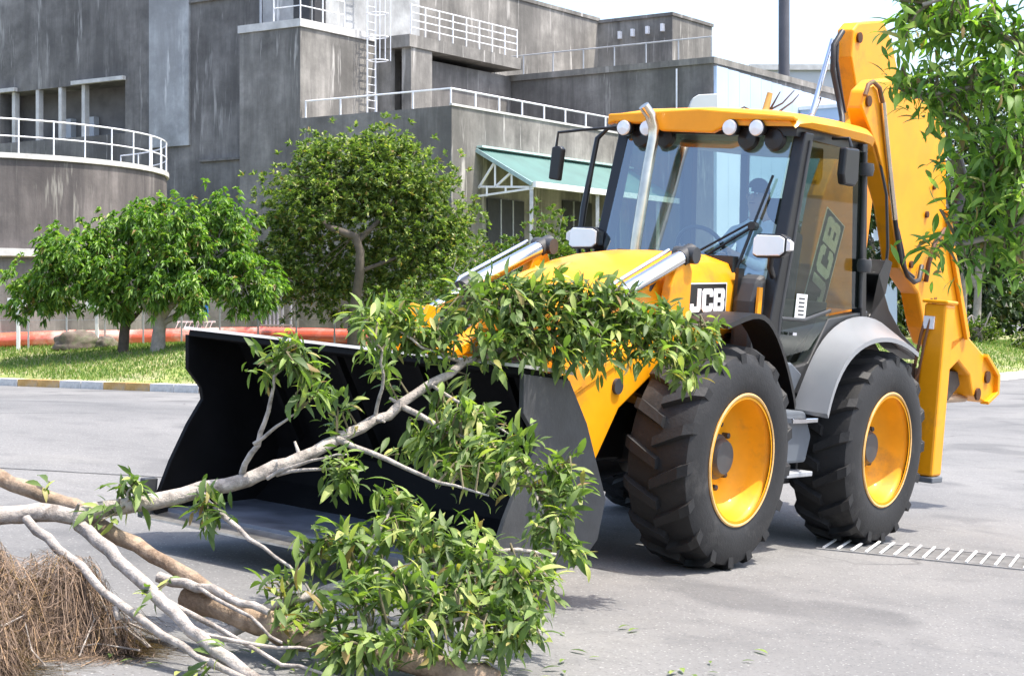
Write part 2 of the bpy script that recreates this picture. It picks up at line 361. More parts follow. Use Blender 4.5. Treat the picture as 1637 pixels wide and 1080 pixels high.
for off in (-.03, .62):
    a_ = (G0[0]+perp.x*off, G0[1]+perp.y*off); b_ = (G3[0]+perp.x*off, G3[1]+perp.y*off)
    for t0, t1 in ((0, .5), (.5, 1)):
        A_, B_ = lerp(a_, b_, t0), lerp(a_, b_, t1); mb.bar(on_road(*A_, .004), on_road(*B_, .004), .025, .012)
part('frame', mb, plain('grate frame steel', (.22, .215, .21), .8, var=.4, scale=9), grate)

# ------------------------------------------------------------------ buildings (s, t axes of the plant)
AX = Vector((.559, .829, 0)); BX = Vector((-.829, .559, 0)); C0 = Vector((-2.088, 62, 0))
BM = Matrix.Translation(C0) @ Matrix(((AX.x, BX.x, 0, 0), (AX.y, BX.y, 0, 0), (0, 0, 1, 0), (0, 0, 0, 1)))
def st(s, t, z): return BM @ Vector((s, t, z))
def bbox(mb, s0, s1, t0, t1, z0, z1, mi=0): return mb.box(s0, s1, t0, t1, z0, z1, mi, BM)
def railing(parent, pts, h=1.05, step=1.6, r=.028, mids=(.5,), mat=m_rail, foot=None):
    """posts and rails along a world polyline"""
    rl = part('railing', MB().tube([Vector(p)+Vector((0, 0, h)) for p in pts], r, 6), mat, parent)
    for f_ in mids: part('rail', MB().tube([Vector(p)+Vector((0, 0, h*f_)) for p in pts], r*.85, 6), mat, rl)
    pm = MB().tube([(0, 0, 0), (0, 0, h)], r, 6).mesh('post', mat); b = base_of(parent)
    for a_, b_ in zip(pts, pts[1:]):
        a_, b_ = Vector(a_), Vector(b_); n_ = max(1, round((b_-a_).length/step))
        for i in range(n_):
            o = link('post', pm, rl); o.location = a_+(b_-a_)*i/n_-b
    o = link('post', pm, rl); o.location = Vector(pts[-1])-b
    return rl
main = thing('concrete_building', 'tall stained grey concrete plant building with a ladder, balcony and railed platform', 'building', st(0, 9, 0))
mb = MB(); bbox(mb, 0, 4.43, 6.864, 9.857, 0, 12.45); part('wall', mb, m_conc, main, label='projecting block with streaked right face')
mb = MB(); bbox(mb, -.06, 4.4, 6.80, 9.9, 12.453, 12.74); part('balcony_slab', mb, m_ledge, main)
mb = MB(); bbox(mb, 1.3, 8, 6.5+.9, 9.857, 12.743, 20); part('wall', mb, m_concl, main)
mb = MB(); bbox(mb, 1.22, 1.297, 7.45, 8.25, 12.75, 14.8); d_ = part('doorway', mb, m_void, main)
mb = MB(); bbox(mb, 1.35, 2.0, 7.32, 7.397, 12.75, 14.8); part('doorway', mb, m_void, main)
railing(main, [st(.05, 8.2, 12.74), st(.05, 6.9, 12.74), st(2.6, 6.9, 12.74)], 1.0, 1.2)
# left wall with a deep window recess
for (t0, t1, z0, z1) in ((9.86, 17.5, 0, 20), (25.1, 31, 0, 20), (17.5, 25.1, 0, 9.3), (17.5, 25.1, 11.45, 20)):
    mb = MB(); bbox(mb, 1.5, 3.2, t0, t1, z0, z1); part('wall', mb, m_concd, main)
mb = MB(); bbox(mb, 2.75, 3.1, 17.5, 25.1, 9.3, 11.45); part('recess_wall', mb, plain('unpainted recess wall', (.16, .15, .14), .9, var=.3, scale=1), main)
for t0, t1 in ((17.45, 20.5), (24.0, 25.3)):
    mb = MB(); bbox(mb, 1.30, 1.497, t0, t1, 11.46, 11.62); part('ledge', mb, m_ledge, main)
for t_ in (19.9, 21.3, 22.7, 24.2):
    mb = MB(); bbox(mb, 1.53, 1.78, t_, t_+.19, 9.3, 11.45); part('mullion', mb, m_ledge, main)
for t_ in (20.35, 21.75):
    mb = MB(); bbox(mb, 2.45, 2.745, t_, t_+.75, 9.32, 10.25); w_ = part('vent_box', mb, m_far, main)
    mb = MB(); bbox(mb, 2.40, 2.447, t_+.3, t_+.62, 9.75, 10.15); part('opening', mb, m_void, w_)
mb = MB(); bbox(mb, 1.40, 1.497, 13.85, 16.05, 8.6, 20); part('pilaster', mb, m_concl, main)
for t1_, z_ in ((13.8, 14.2), (13.3, 7.9)):
    mb = MB(); bbox(mb, 1.38, 1.497, 9.9, t1_, z_, z_+.09); part('string_course', mb, m_concd, main)
dp = part('drainpipe', MB().tube([st(1.33, 9.98, 0), st(1.33, 9.98, 12.3), st(1.33, 9.98, 20)], .06, 8), m_railg, main)
for z_ in (5, 7.6, 10.2, 12.8): part('pipe_clip', MB().bar(st(1.33, 9.98, z_), st(1.33, 9.98, z_+.09), .18), m_railg, dp)
part('cable_duct', MB().tube([st(1.40, 10.12, 0), st(1.40, 10.12, 12.6)], .025, 6), m_blk, main)
# railed platform with columns below it
mb = MB(); bbox(mb, 4.43, 12.2, 5.19, 8, 12.15, 12.62); part('platform_slab', mb, m_conc, main)
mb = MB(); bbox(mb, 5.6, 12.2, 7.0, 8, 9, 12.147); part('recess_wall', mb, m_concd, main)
mb = MB(); bbox(mb, 4.6, 5.95, 5.25, 5.7, 9, 12.147); part('column', mb, m_conc, main)
mb = MB(); bbox(mb, 4.48, 4.75, 6.15, 6.84, 9, 12.147); part('column', mb, m_conc, main)
mb = MB(); bbox(mb, 6.2, 12.2, 5.75, 6.99, 9, 11.9); part('parapet_wall', mb, m_concd, main)
railing(main, [st(4.6, 5.25, 12.62), st(11.9, 5.25, 12.62)], 1.15, .95, .03, (.25, .5, .75))
# ladder with safety cage
ld = part('ladder', MB().bar(st(3.55, 6.55, 9.4), st(3.55, 6.55, 16), .06).bar(st(4.05, 6.55, 9.4), st(4.05, 6.55, 16), .06), m_rail, main)
rung = MB().tube([st(3.55, 6.55, 0)-st(0, 0, 0), st(4.05, 6.55, 0)-st(0, 0, 0)], .018, 6).mesh('rung', m_rail)
for i in range(22):
    o = link('rung', rung, ld); o.location = st(0, 0, 9.5+.3*i)-LOC[main.name]
for z_ in (11.6, 12.5, 13.4, 14.3, 15.2):
    part('cage_hoop', MB().tube([st(3.5, 6.55, z_), st(3.45, 6.1, z_), st(3.65, 5.85, z_), st(3.95, 5.85, z_), st(4.15, 6.1, z_), st(4.1, 6.55, z_)], .022, 6, False), m_rail, ld)
for s_ in (3.47, 3.8, 4.13):
    part('cage_bar', MB().bar(st(s_, 5.88, 11.6), st(s_, 5.88, 15.6), .035), m_rail, ld)
# upper right mass
mb = MB(); bbox(mb, 4.43, 23.0, 7.0+1.003, 18, 9, 15.95); part('wall', mb, m_conc, main)
mb = MB(); bbox(mb, 4.4, 23.03, 7.94, 18, 15.953, 16.12); part('coping', mb, m_conc, main)
mb = MB(); bbox(mb, 23.0, 26.95, 4.0, 12, 9, 15.85); part('wall', mb, m_conc, main)
mb = MB(); bbox(mb, 22.9, 27.0, 3.93, 12, 15.853, 16.0); part('coping', mb, m_concd, main)
for t_, z_ in ((4.4, 15.5), (5.2, 15.45), (6.0, 15.4), (6.7, 15.35)):
    mb = MB(); bbox(mb, 22.8, 22.997, t_, t_+.14, z_-.35, z_); part('bracket', mb, m_rail, main)

wing = thing('low_concrete_wing', 'lower grey concrete wing with a rooftop rail and a green canopy along its wall', 'building', st(0, 3, 0))
mb = MB(); bbox(mb, 0, 12.195, 0, 6.86, 0, 9.08); part('wall', mb, m_conc, wing)
for (s0, s1, z1) in ((2.1, 4.45, 6.0), (7.1, 9.2, 6.2), (10.2, 11.3, 6.0)):
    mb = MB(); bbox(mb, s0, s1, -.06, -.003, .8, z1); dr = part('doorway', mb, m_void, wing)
    for q in (.33, .66): 
        mb = MB(); bbox(mb, s0+(s1-s0)*q, s0+(s1-s0)*q+.06, -.10, -.062, .8, z1); part('jamb', mb, m_railg, dr)
railing(wing, [st(.12, 6.7, 9.08), st(.12, .12, 9.08), st(12.0, .12, 9.08)], .62, 1.5, .035, (), m_rail)
mb = MB(); bbox(mb, -.05, 12.19, -.05, .06, 9.083, 9.16); part('coping', mb, m_ledge, wing)
# mono-pitch canopy: corrugated sheet, gutter, lattice gable end
CS0, CS1, TE, ZR, ZE = 1.5, 12.1, -2.35, 7.72, 6.42
mb = MB(); ns = 120
vs = []
for i in range(ns+1):
    s_ = CS0+(CS1-CS0)*i/ns; dz = .022*math.cos(i*math.pi)
    vs += [st(s_, -.02, ZR+dz), st(s_, TE, ZE+dz)]
mb.add(vs, [(2*i, 2*i+1, 2*i+3, 2*i+2) for i in range(ns)]); canopy = part('canopy', mb, m_green, wing)
sd = canopy.modifiers.new('thick', 'SOLIDIFY'); sd.thickness = .02
mb = MB().bar(st(CS0, TE-.08, ZE-.07), st(CS1, TE-.08, ZE-.07), .16, .2); part('gutter', mb, m_rail, canopy)
mb = MB().bar(st(CS0, -.1, ZR+.06), st(CS1, -.1, ZR+.06), .3, .07); part('ridge_flashing', mb, plain('pale green flashing', (.50, .66, .62), .4), canopy)
mb = MB().bar(st(CS0-.03, 0, ZR-.06), st(CS0-.03, TE, ZE-.06), .07, .14); part('barge_board', mb, plain('grey green board', (.30, .42, .42), .5), canopy)
for q0, q1 in (((-.05, ZE-.05), (TE, ZE-.16)), ((-.05, ZE-.38), (TE, ZE-.2)), ((-.75, ZE-.1), (-.75, ZR-.5)), ((-.75, ZE-.1), (-1.45, ZR-.9)), ((-.05, ZE-.1), (-.75, ZR-.5)), ((-1.45, ZE-.1), (-1.45, ZR-.9)), ((-.4, ZE-.4), (-.4, ZE-.06)), ((-1.2, ZE-.33), (-1.2, ZE-.1))):
    part('truss_bar', MB().bar(st(CS0+.06, *q0), st(CS0+.06, *q1), .07), m_rail, canopy)
for s_ in (1.6, 6.0, 10.5): part('canopy_post', MB().bar(st(s_, TE+.1, 0), st(s_, TE+.1, ZE-.12), .13), m_railg, canopy)

hall = thing('dark_concrete_hall', 'dark windowless concrete hall with a pale blue sheeted side, above the machine cab', 'building', st(14, 0, 0))
mb = MB(); bbox(mb, 12.2, 24, -3.76, 7.99, 0, 11.7); part('wall', mb, m_concd, hall)
mb = MB(); bbox(mb, 12.1, 24, -3.86, 7.99, 11.703, 11.95); part('coping', mb, m_conc, hall)
i = 0
for s0 in np.arange(12.25, 23.8, .98):
    mb = MB(); bbox(mb, s0, s0+.965, -3.90, -3.763, 2, 11.6-.02*i); part('wall_sheet', mb, m_blue, hall); i += 1
part('lightning_rod', MB().bar(st(12.1, -2.2, 8.6), st(12.1, -2.2, 11.6), .06), m_rail, hall)
railing(hall, [st(12.2, 6.6, 11.95), st(12.2, -3.7, 11.95)], .8, 1.4, .03, (), m_railg)
annex = thing('pale_blue_annex', 'low pale blue sheeted annex just left of the yellow boom', 'building', st(24, -4, 0))
mb = MB(); bbox(mb, 19.8, 24.5, -6.4, -3.92, 0, 10.6); part('wall', mb, m_blue, annex)
mb = MB(); bbox(mb, 19.7, 24.6, -6.5, -3.92, 10.603, 10.75); part('coping', mb, m_rail, annex)
blk = thing('far_grey_block', 'far pale grey block behind the dark chimney pole', 'building', (16.5, 98, 0))
mb = MB(); mb.box(12.9, 18.3, 96, 102, 0, 15.1); part('wall', mb, m_far, blk)
mb = MB(); mb.box(12.7, 18.5, 95.8, 102, 15.103, 15.4); part('coping', mb, m_ledge, blk)
pole = single('chimney_pole', MB().tube([(12.9, 85, 0), (12.9, 85, 13.1), (12.9, 85, 13.102), (12.9, 85, 20)], [.30, .30, .27, .26], 16), plain('dark grey painted steel', (.085, .085, .10), .5, var=.15, scale=1), 'tall dark steel chimney pole rising behind the cab roof', 'pole', (12.9, 85, 0), 40)
vent = thing('roof_vent', 'white rounded vent box on the roof edge behind the cab', 'vent', (7.35, 72.2, 9.2))
mb = MB(); pr = [(6.82, 9.4), (6.86, 9.95), (6.98, 10.25), (7.2, 10.38), (7.95, 10.42), (7.95, 9.4)]
mb.prism(pr, 'y', 69.2, 70.0); part('hood', mb, m_far, vent, bevel=.03)
mb = MB().box(6.95, 7.9, 69.3, 69.9, 8.6, 9.397); part('curb', mb, plain('dark green curb', (.05, .09, .04), .8), vent)

# round tank with railing
tank = thing('round_concrete_tank', 'round brown stained concrete tank with a white railing round its top', 'tank', (-19.6, 61.6, 0))
TC = Vector((-19.6, 61.6, 0)); TR = 7.6
part('tank_wall', MB().lathe([(0, 6.62), (TR, 6.62), (TR, 3.6)], TC, 'z', 96), m_tankc, tank, 40)
part('rim', MB().lathe([(TR-.25, 6.623), (TR-.25, 6.80), (TR+.08, 6.80), (TR+.08, 6.64), (TR-.1, 6.623)], TC, 'z', 96), m_ledge, tank, 40)
part('ledge', MB().lathe([(TR, 3.85), (TR+.35, 3.85), (TR+.35, 3.62), (TR+.1, 3.597), (TR+.1, 3.58)], TC, 'z', 96), m_ledge, tank, 40)
part('base_wall', MB().lathe([(TR+.12, 3.577), (TR+.12, 0)], TC, 'z', 96), m_concd, tank, 40)
a0, a1 = R(-125), R(50); npost = 20
arc = lambda a_: TC+Vector((math.cos(a_)*TR, math.sin(a_)*TR, 6.8))
arcp = [arc(a0+(a1-a0)*i/60) for i in range(61)]
rl = part('railing', MB().tube([p+Vector((0, 0, 1.05)) for p in arcp], .026, 6), m_rail, tank)
part('rail', MB().tube([p+Vector((0, 0, .52)) for p in arcp], .022, 6), m_rail, rl)
pm = MB().tube([(0, 0, 0), (0, 0, 1.05)], .027, 6).mesh('post', m_rail)
for i in range(npost+1):
    p = arc(a0+(a1-a0)*i/npost); o = link('post', pm, rl); o.location = p-TC
    if i in (7, 13): o2 = link('post', pm, rl); o2.location = arc(a0+(a1-a0)*(i+.12)/npost)-TC

# ------------------------------------------------------------------ yard things behind the lawn
pipe = thing('red_pipe', 'long red plastic pipe with painted sheen lying on the grass behind the trees', 'pipe', (-14, 55, 1.0))
def lz(x, y): return float(lawn_z(np.float64(x), np.float64(y)))
px = np.linspace(-26, -4.4, 40)
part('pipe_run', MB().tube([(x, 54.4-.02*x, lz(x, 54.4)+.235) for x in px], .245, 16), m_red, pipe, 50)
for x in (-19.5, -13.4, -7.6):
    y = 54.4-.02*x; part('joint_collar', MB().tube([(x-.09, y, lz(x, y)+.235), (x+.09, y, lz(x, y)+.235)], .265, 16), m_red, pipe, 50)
mb = MB(); bm_ = bmesh.new(); bmesh.ops.create_icosphere(bm_, subdivisions=4, radius=1)
def rock_mesh(seed, sx, sy, sz):
    from mathutils import noise
    bm = bmesh.new(); bmesh.ops.create_icosphere(bm, subdivisions=4, radius=1)
    for v in bm.verts:
        n_ = noise.noise(v.co*1.6+Vector((seed, 0, 0)))*.28+noise.noise(v.co*4+Vector((seed, 3, 0)))*.1
        v.co *= 1+n_; v.co.x *= sx; v.co.y *= sy; v.co.z = max(v.co.z, -.35)*sz
    me = bpy.data.meshes.new('rock'); bm.to_mesh(me); bm.free(); me.materials.append(m_rock); me.shade_smooth(); return me
bm_.free()
def rock(label, x, y, seed, s):
    o = link('rock', rock_mesh(seed, *s)); o.location = (x, y, lz(x, y)+s[2]*.3); o['label'] = label; o['category'] = 'rock'; o['group'] = 'rocks on the lawn'
rock('wide mossy brown rock on the lawn in front of the red pipe', -12.8, 52.6, 3, (.75, .4, .42))
rock('small round rock beside the wide mossy rock', -11.85, 52.4, 8, (.32, .3, .26))
for i, (x, w) in enumerate(((-14.75, .6), (-12.4, .66))):
    o = single('white_cabinet', MB().box(x-w/2, x+w/2, 53.45, 53.75, 2.0, 2.3).box(x-.05, x+.05, 53.5, 53.6, .6, 2.0), m_wht, ['small white cabinet on a post before the tank wall, left edge of the scene', 'white cabinet on a post half hidden by the mango tree'][i], 'cabinet', (x, 53.6, .9), group='white cabinets before the tank', bevel=.01)
sg = thing('blue_sign', 'small square blue sign on a thin post above the red pipe', 'sign', (-9.45, 54.9, .9))
part('post', MB().bar((-9.45, 54.9, .8), (-9.45, 54.9, 1.75), .04), m_railg, sg)
part('board', MB().box(-9.6, -9.3, 54.84, 54.88, 1.75, 2.25), m_sign, sg, bevel=.01)
lat = thing('lattice_panel', 'white slatted lattice panel leaning near the second mango trunk', 'panel', (-9.9, 54.8, .9))
for k in range(9):
    x = -10.5+k*.13; part('slat', MB().bar((x, 54.85, .95), (x+.28, 54.95, 1.6), .045, .02), m_wht, lat)
part('frame', MB().bar((-10.6, 54.9, .95), (-9.4, 54.9, .95), .05).bar((-10.3, 54.98, 1.6), (-9.1, 54.98, 1.6), .05), m_wht, lat)
rack = thing('steel_pipe_rack', 'rack of upright pale steel tubes standing behind the red pipe', 'rack', (-7.2, 55.6, .9))
for x, h in ((-7.62, 1.65), (-7.5, 1.7), (-7.38, 1.62), (-7.26, 1.6), (-7.12, 1.58), (-6.86, 1.3)):
    part('tube', MB().tube([(x, 55.6, .8), (x, 55.6, .9+h)], .04, 8), plain('pale blue grey steel', (.48, .52, .60), .4, .5), rack)
part('crossbar', MB().bar((-7.8, 55.55, 1.5), (-6.8, 55.55, 1.5), .05).bar((-7.8, 55.55, 1.1), (-6.8, 55.55, 1.1), .05), m_railg, rack)
fen = thing('wire_fence', 'low grey post and wire fence in front of the tank base', 'fence', (-12, 57, .9))
pm = MB().bar((0, 0, 0), (0, 0, 1.3), .05).mesh('post', m_railg)
for k in range(13):
    o = link('post', pm, fen); o.location = Vector((-18+k*1.15, 53.9+.012*k, .8))-LOC[fen.name]
for z_ in (1.3, 1.65, 2.0): part('wire', MB().bar((-18, 53.9, z_), (-4.2, 54.05, z_), .012), m_railg, fen)
# low dark concrete wall that closes the yard behind
yw = thing('yard_wall', 'low dark concrete yard wall running behind the fence and trees', 'wall', (-8, 58, 0))
mb = MB().box(-11.9, -2.9, 57.6, 57.85, 0, 3.0); part('wall_body', mb, m_concd, yw)
mb = MB().box(-11.95, -2.9, 57.55, 57.9, 3.003, 3.12); part('coping', mb, m_conc, yw)

# ------------------------------------------------------------------ foliage
def unit(a): return a/np.maximum(np.linalg.norm(a, axis=-1, keepdims=True), 1e-9)
def leaf_quads(Pb, D, L, Wd, fold=.25, droop=.25):
    """folded kite leaves: base, left, tip, right"""
    n_ = len(Pb); up = np.array([0, 0, 1.]); S_ = np.cross(D, up+rng.normal(0, .35, (n_, 3))); S_ = unit(S_); Nn = unit(np.cross(S_, D))
    L = L[:, None]; Wd = Wd[:, None]; mid = Pb+D*L*.45
    tip = Pb+D*L+np.array([0, 0, -1.])*L*droop
    V = np.stack([Pb, mid-S_*Wd+Nn*Wd*fold, tip, mid+S_*Wd+Nn*Wd*fold], 1)
    b = np.arange(n_)[:, None]*4
    F = np.concatenate([b+np.array([[0, 1, 2]]), b+np.array([[0, 2, 3]])], 0)
    return V.reshape(-1, 3), F
def whorls(C, Dm, nleaf, L, Wd, spread=.9, droop=.3):
    """leaf rosettes at points C with mean directions Dm"""
    n_ = len(C); Cb = np.repeat(C, nleaf, 0); Db = np.repeat(Dm, nleaf, 0)
    rd = unit(rng.normal(0, 1, (n_*nleaf, 3))); D = unit(Db*.75+rd*spread)
    Pb = Cb+Db*rng.uniform(-.35, .15, (n_*nleaf, 1))*L
    return leaf_quads(Pb, D, L*rng.uniform(.65, 1.15, n_*nleaf), Wd*rng.uniform(.75, 1.2, n_*nleaf), droop=droop)
def in_blobs(blobs, n_, shell=.62):
    w = np.array([b[3]*b[4]*b[5] for b in blobs])**.75; idx = rng.choice(len(blobs), n_, p=w/w.sum())
    d = unit(rng.normal(0, 1, (n_, 3))); r = shell+(1.05-shell)*rng.uniform(0, 1, n_)**.7
    r = np.where(rng.uniform(0, 1, n_) < .22, rng.uniform(.2, shell, n_), r)
    B = np.array(blobs, dtype=float)[idx]
    return B[:, :3]+d*B[:, 3:6]*r[:, None], d
def tree(name, label, cat, base, blobs, nwh, nleaf, L, Wd, lmat, limbs, bmat, group=None, droop=.35, updir=.35, spread=.9):
    t = thing(name, label, cat, base, group)
    for k, (pts, r0, r1) in enumerate(limbs):
        part('trunk' if k == 0 else 'limb', MB().tube(pts, [r0, r1], 9, jit=.08), bmat, t, 60)
    nc = max(30, nwh//9); Cc, dc = in_blobs(blobs, nc); ic = rng.integers(0, nc, nwh); cr = np.mean([b[3] for b in blobs])*.20
    off = rng.normal(0, 1, (nwh, 3))*cr; C = Cc[ic]+off; d = unit(dc[ic]*.8+unit(off)*.8)
    Dm = unit(d*np.array([1, 1, .7])+np.array([0, 0, updir]))
    V, F = whorls(C, Dm, nleaf, L, Wd, spread, droop)
    link('crown', np_mesh('crown', V, F, lmat, LOC[t.name]), t, kind='stuff')
    mbt = MB()
    cen = [np.array(p[-1]) for p, _, _ in limbs]
    for c_ in C[::max(1, nwh//70)]:
        a_ = min(cen, key=lambda q: np.linalg.norm(q-c_)); m_ = (a_+c_)/2+rng.normal(0, .08, 3)
        mbt.tube([a_, m_, c_], [r1*.7, .008], 5, False)
    part('twigs', mbt, bmat, t, kind='stuff')
    return t
g0 = lz(-10.9, 50.3); zb = g0-.05
# two mango trees whose crowns meet
tree('mango_tree', 'left of two mango trees, dark forked trunk and drooping bright leaves', 'tree', (-10.85, 50, zb),
     [(-12.9, 50, 2.75, 1.05, 1.2, .85), (-11.9, 49.7, 3.5, 1.1, 1.2, .8), (-11.0, 49.8, 3.0, 1.2, 1.3, .95), (-10.6, 50.2, 4.1, .9, 1.0, .75), (-13.5, 50.1, 2.35, .55, .8, .5), (-10.9, 49.3, 2.4, .9, .8, .55)],
     1300, 10, .21, .042, m_leafM,
     [([(-10.85, 50, zb), (-10.8, 50, 1.35), (-10.75, 50, 1.7)], .15, .13), ([(-10.78, 50, 1.5), (-11.3, 49.9, 2.2), (-12.3, 49.9, 2.9)], .10, .04), ([(-10.78, 50, 1.55), (-10.5, 50, 2.3), (-10.7, 50, 3.5)], .10, .04), ([(-10.8, 50, 1.5), (-11.1, 49.8, 2.1), (-11.4, 49.8, 3.2)], .08, .03), ([(-10.75, 50, 1.5), (-10.35, 49.9, 1.9), (-10.1, 49.8, 2.3)], .08, .03)],
     m_barkd, 'mango trees on the lawn', .55, .45, .85)
tree('mango_tree', 'right of two mango trees, pale trunk and lush drooping leaves', 'tree', (-9.75, 49.3, lz(-9.75, 49.3)-.05),
     [(-9.4, 49.2, 4.0, 1.1, 1.1, .85), (-8.3, 49.3, 3.5, 1.15, 1.2, .95), (-9.6, 48.9, 2.9, 1.1, 1.1, .75), (-7.4, 49.4, 2.75, .95, 1.0, .75), (-8.0, 49.6, 4.35, .75, .8, .6), (-6.75, 49.5, 2.55, .5, .6, .45), (-8.5, 48.8, 2.6, .9, .8, .6)],
     1400, 10, .21, .042, m_leafM,
     [([(-9.75, 49.3, lz(-9.75, 49.3)-.05), (-9.72, 49.3, 1.3), (-9.65, 49.3, 1.9)], .20, .17), ([(-9.7, 49.3, 1.6), (-9.1, 49.2, 2.4), (-8.2, 49.3, 3.3)], .12, .04), ([(-9.7, 49.3, 1.6), (-9.9, 49.2, 2.6), (-9.5, 49.2, 3.7)], .12, .04), ([(-9.7, 49.3, 1.5), (-8.6, 49.3, 2.1), (-7.4, 49.4, 2.7)], .1, .04), ([(-9.7, 49.3, 1.5), (-10.1, 49.0, 2.1), (-10.4, 48.8, 2.7)], .09, .03)],
     m_barkl, 'mango trees on the lawn', .55, .45, .85)
# big olive-green tree behind
tz = lz(-4.5, 52)-.05
tree('shade_tree', 'large rounded olive green tree with a bent bare trunk before the low wing', 'tree', (-4.6, 52, tz),
     [(-4.9, 52, 6.0, 1.5, 1.5, 1.0), (-3.3, 51.8, 5.7, 1.5, 1.5, 1.05), (-6.1, 52, 4.9, 1.25, 1.5, 1.1), (-2.2, 52, 4.6, 1.2, 1.4, 1.2), (-4.0, 51.8, 4.8, 1.7, 1.4, 1.1), (-6.4, 52.2, 3.5, 1.0, 1.3, 1.1), (-2.5, 51.9, 3.2, 1.2, 1.2, 1.1), (-3.7, 52.6, 3.3, 1.3, 1.0, 1.2), (-5.3, 53.0, 3.0, 1.6, .8, 1.3), (-5.5, 52.0, 6.3, .8, .9, .6), (-3.9, 52.0, 6.6, .8, .9, .55), (-1.6, 52, 3.9, .7, .9, .9)],
     5200, 10, .19, .042, m_leafB,
     [([(-4.55, 51.2, tz), (-4.5, 51, 1.9), (-4.32, 50.8, 2.9), (-4.3, 50.7, 3.6), (-4.45, 50.7, 4.05)], .17, .11), ([(-4.42, 50.7, 4.0), (-5.0, 50.7, 4.2), (-5.35, 50.8, 4.35), (-5.2, 50.9, 4.8), (-4.9, 51.2, 5.4)], .12, .05), ([(-4.35, 50.8, 3.9), (-3.7, 51.4, 4.6), (-3.2, 51.7, 5.4)], .09, .04), ([(-4.4, 51, 3.0), (-3.4, 51.5, 3.4), (-2.4, 51.8, 4.0)], .07, .03)],
     plain('grey brown trunk bark', (.10, .082, .066), .95, var=.3, scale=5, bump=.6), None, .15, .6, .75)
# shrubs between the tree and the machine
def shrub(label, x, y, blobs, n_, mat=m_leafS, L=.16, Wd=.035, cat='shrub', name='shrub', group='shrubs on the lawn'):
    z_ = lz(x, y)-.03
    tree(name, label, cat, (x, y, z_), blobs, n_, 10, L, Wd, mat, [([(x, y, z_), (x+.05, y, z_+.5)], .06, .04), ([(x, y, z_+.2), (x-.3, y, z_+1.0)], .04, .02), ([(x, y, z_+.2), (x+.35, y, z_+1.1)], .04, .02)], m_barkl, group, .1, .9, .7)
shrub('yellow green upright shrub left of the cab, under the canopy', .55, 45, [(.2, 45, 2.4, 1.3, .9, 1.1), (.6, 45, 3.5, .8, .7, .9), (-.8, 45, 2.4, 1.0, .8, 1.0), (1.6, 45, 2.9, .9, .8, 1.1), (.4, 45, 4.0, .4, .4, .5), (1.3, 45, 3.6, .5, .5, .7)], 900)
shrub('low bushy shrub between the big tree and the loader arm', -2.1, 46, [(-2.1, 46, 1.8, 1.1, .9, 1.0), (-1.1, 46, 2.6, .9, .8, 1.0), (-3.0, 46, 1.6, .8, .8, .8), (-.5, 46, 2.0, .8, .8, .9)], 700)
# right background: dark grove, hedge, flower bed
def grove(label, x, y, h, w, n_, seed):
    z_ = lz(x, y)-.05; r2 = np.random.default_rng(seed)
    bl = [(x+r2.uniform(-w, w)*.7, y+r2.uniform(-1, 1), z_+h*r2.uniform(.36, .97), w*r2.uniform(.4, .65), w*.6, h*r2.uniform(.10, .17)) for _ in range(11)]
    lim = [([(x, y, z_), (x+.1, y, z_+h*.3), (x-.05, y, z_+h*.55)], .17, .10)]
    lim += [([(x, y, z_+h*.25), (x+dx*.5, y, z_+h*.45), (x+dx, y, z_+h*.7)], .09, .04) for dx in (-w*.5, w*.45)]
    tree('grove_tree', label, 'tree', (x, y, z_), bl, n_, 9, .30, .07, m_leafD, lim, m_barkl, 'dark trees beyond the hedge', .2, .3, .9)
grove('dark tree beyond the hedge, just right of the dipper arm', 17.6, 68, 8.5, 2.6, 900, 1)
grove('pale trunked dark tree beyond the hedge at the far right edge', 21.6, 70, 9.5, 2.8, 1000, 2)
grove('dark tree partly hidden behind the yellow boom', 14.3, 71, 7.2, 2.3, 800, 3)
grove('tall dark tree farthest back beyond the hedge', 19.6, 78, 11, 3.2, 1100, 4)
for i, (x, w) in enumerate(((16.2, .75), (18.6, 1.5), (22.0, 2.0))):
    bl = [(x+q*w*.5, 62, lz(x, 62)+.48, w*.5, .5, .45) for q in (-1, -.3, .4, 1)]
    shrub(['short clipped hedge end beside the dipper ram', 'middle length of clipped hedge beyond the lawn', 'right hand length of clipped hedge beyond the lawn'][i], x, 62, bl, 330, m_leafS, .11, .03, 'hedge', 'hedge', 'clipped hedges beyond the lawn')
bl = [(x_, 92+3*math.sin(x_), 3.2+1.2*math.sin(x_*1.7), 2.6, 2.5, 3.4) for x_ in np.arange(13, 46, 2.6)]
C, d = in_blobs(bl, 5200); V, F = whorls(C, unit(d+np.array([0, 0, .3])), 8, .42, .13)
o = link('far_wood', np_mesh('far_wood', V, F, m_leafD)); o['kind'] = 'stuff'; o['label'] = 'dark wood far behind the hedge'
C, d = in_blobs([(17.8+k*.9, 59.6, lz(17.8+k*.9, 59.6)+.14, .6, .5, .16) for k in range(6)], 900); V, F = whorls(C, unit(d+np.array([0, 0, .6])), 4, .10, .04)
o = link('flower_bed', np_mesh('flower_bed', V, F, m_flow)); o['kind'] = 'stuff'; o['label'] = 'red flower bed along the hedge foot'

# ------------------------------------------------------------------ backhoe loader (local: x forward, y its left, z up)
MROT = Matrix([list(r) for r in MR])
mach = thing('backhoe_loader', 'yellow backhoe loader with raised black front bucket and folded yellow boom', 'backhoe loader', MT, rot=MROT)
WBASE = 2.22
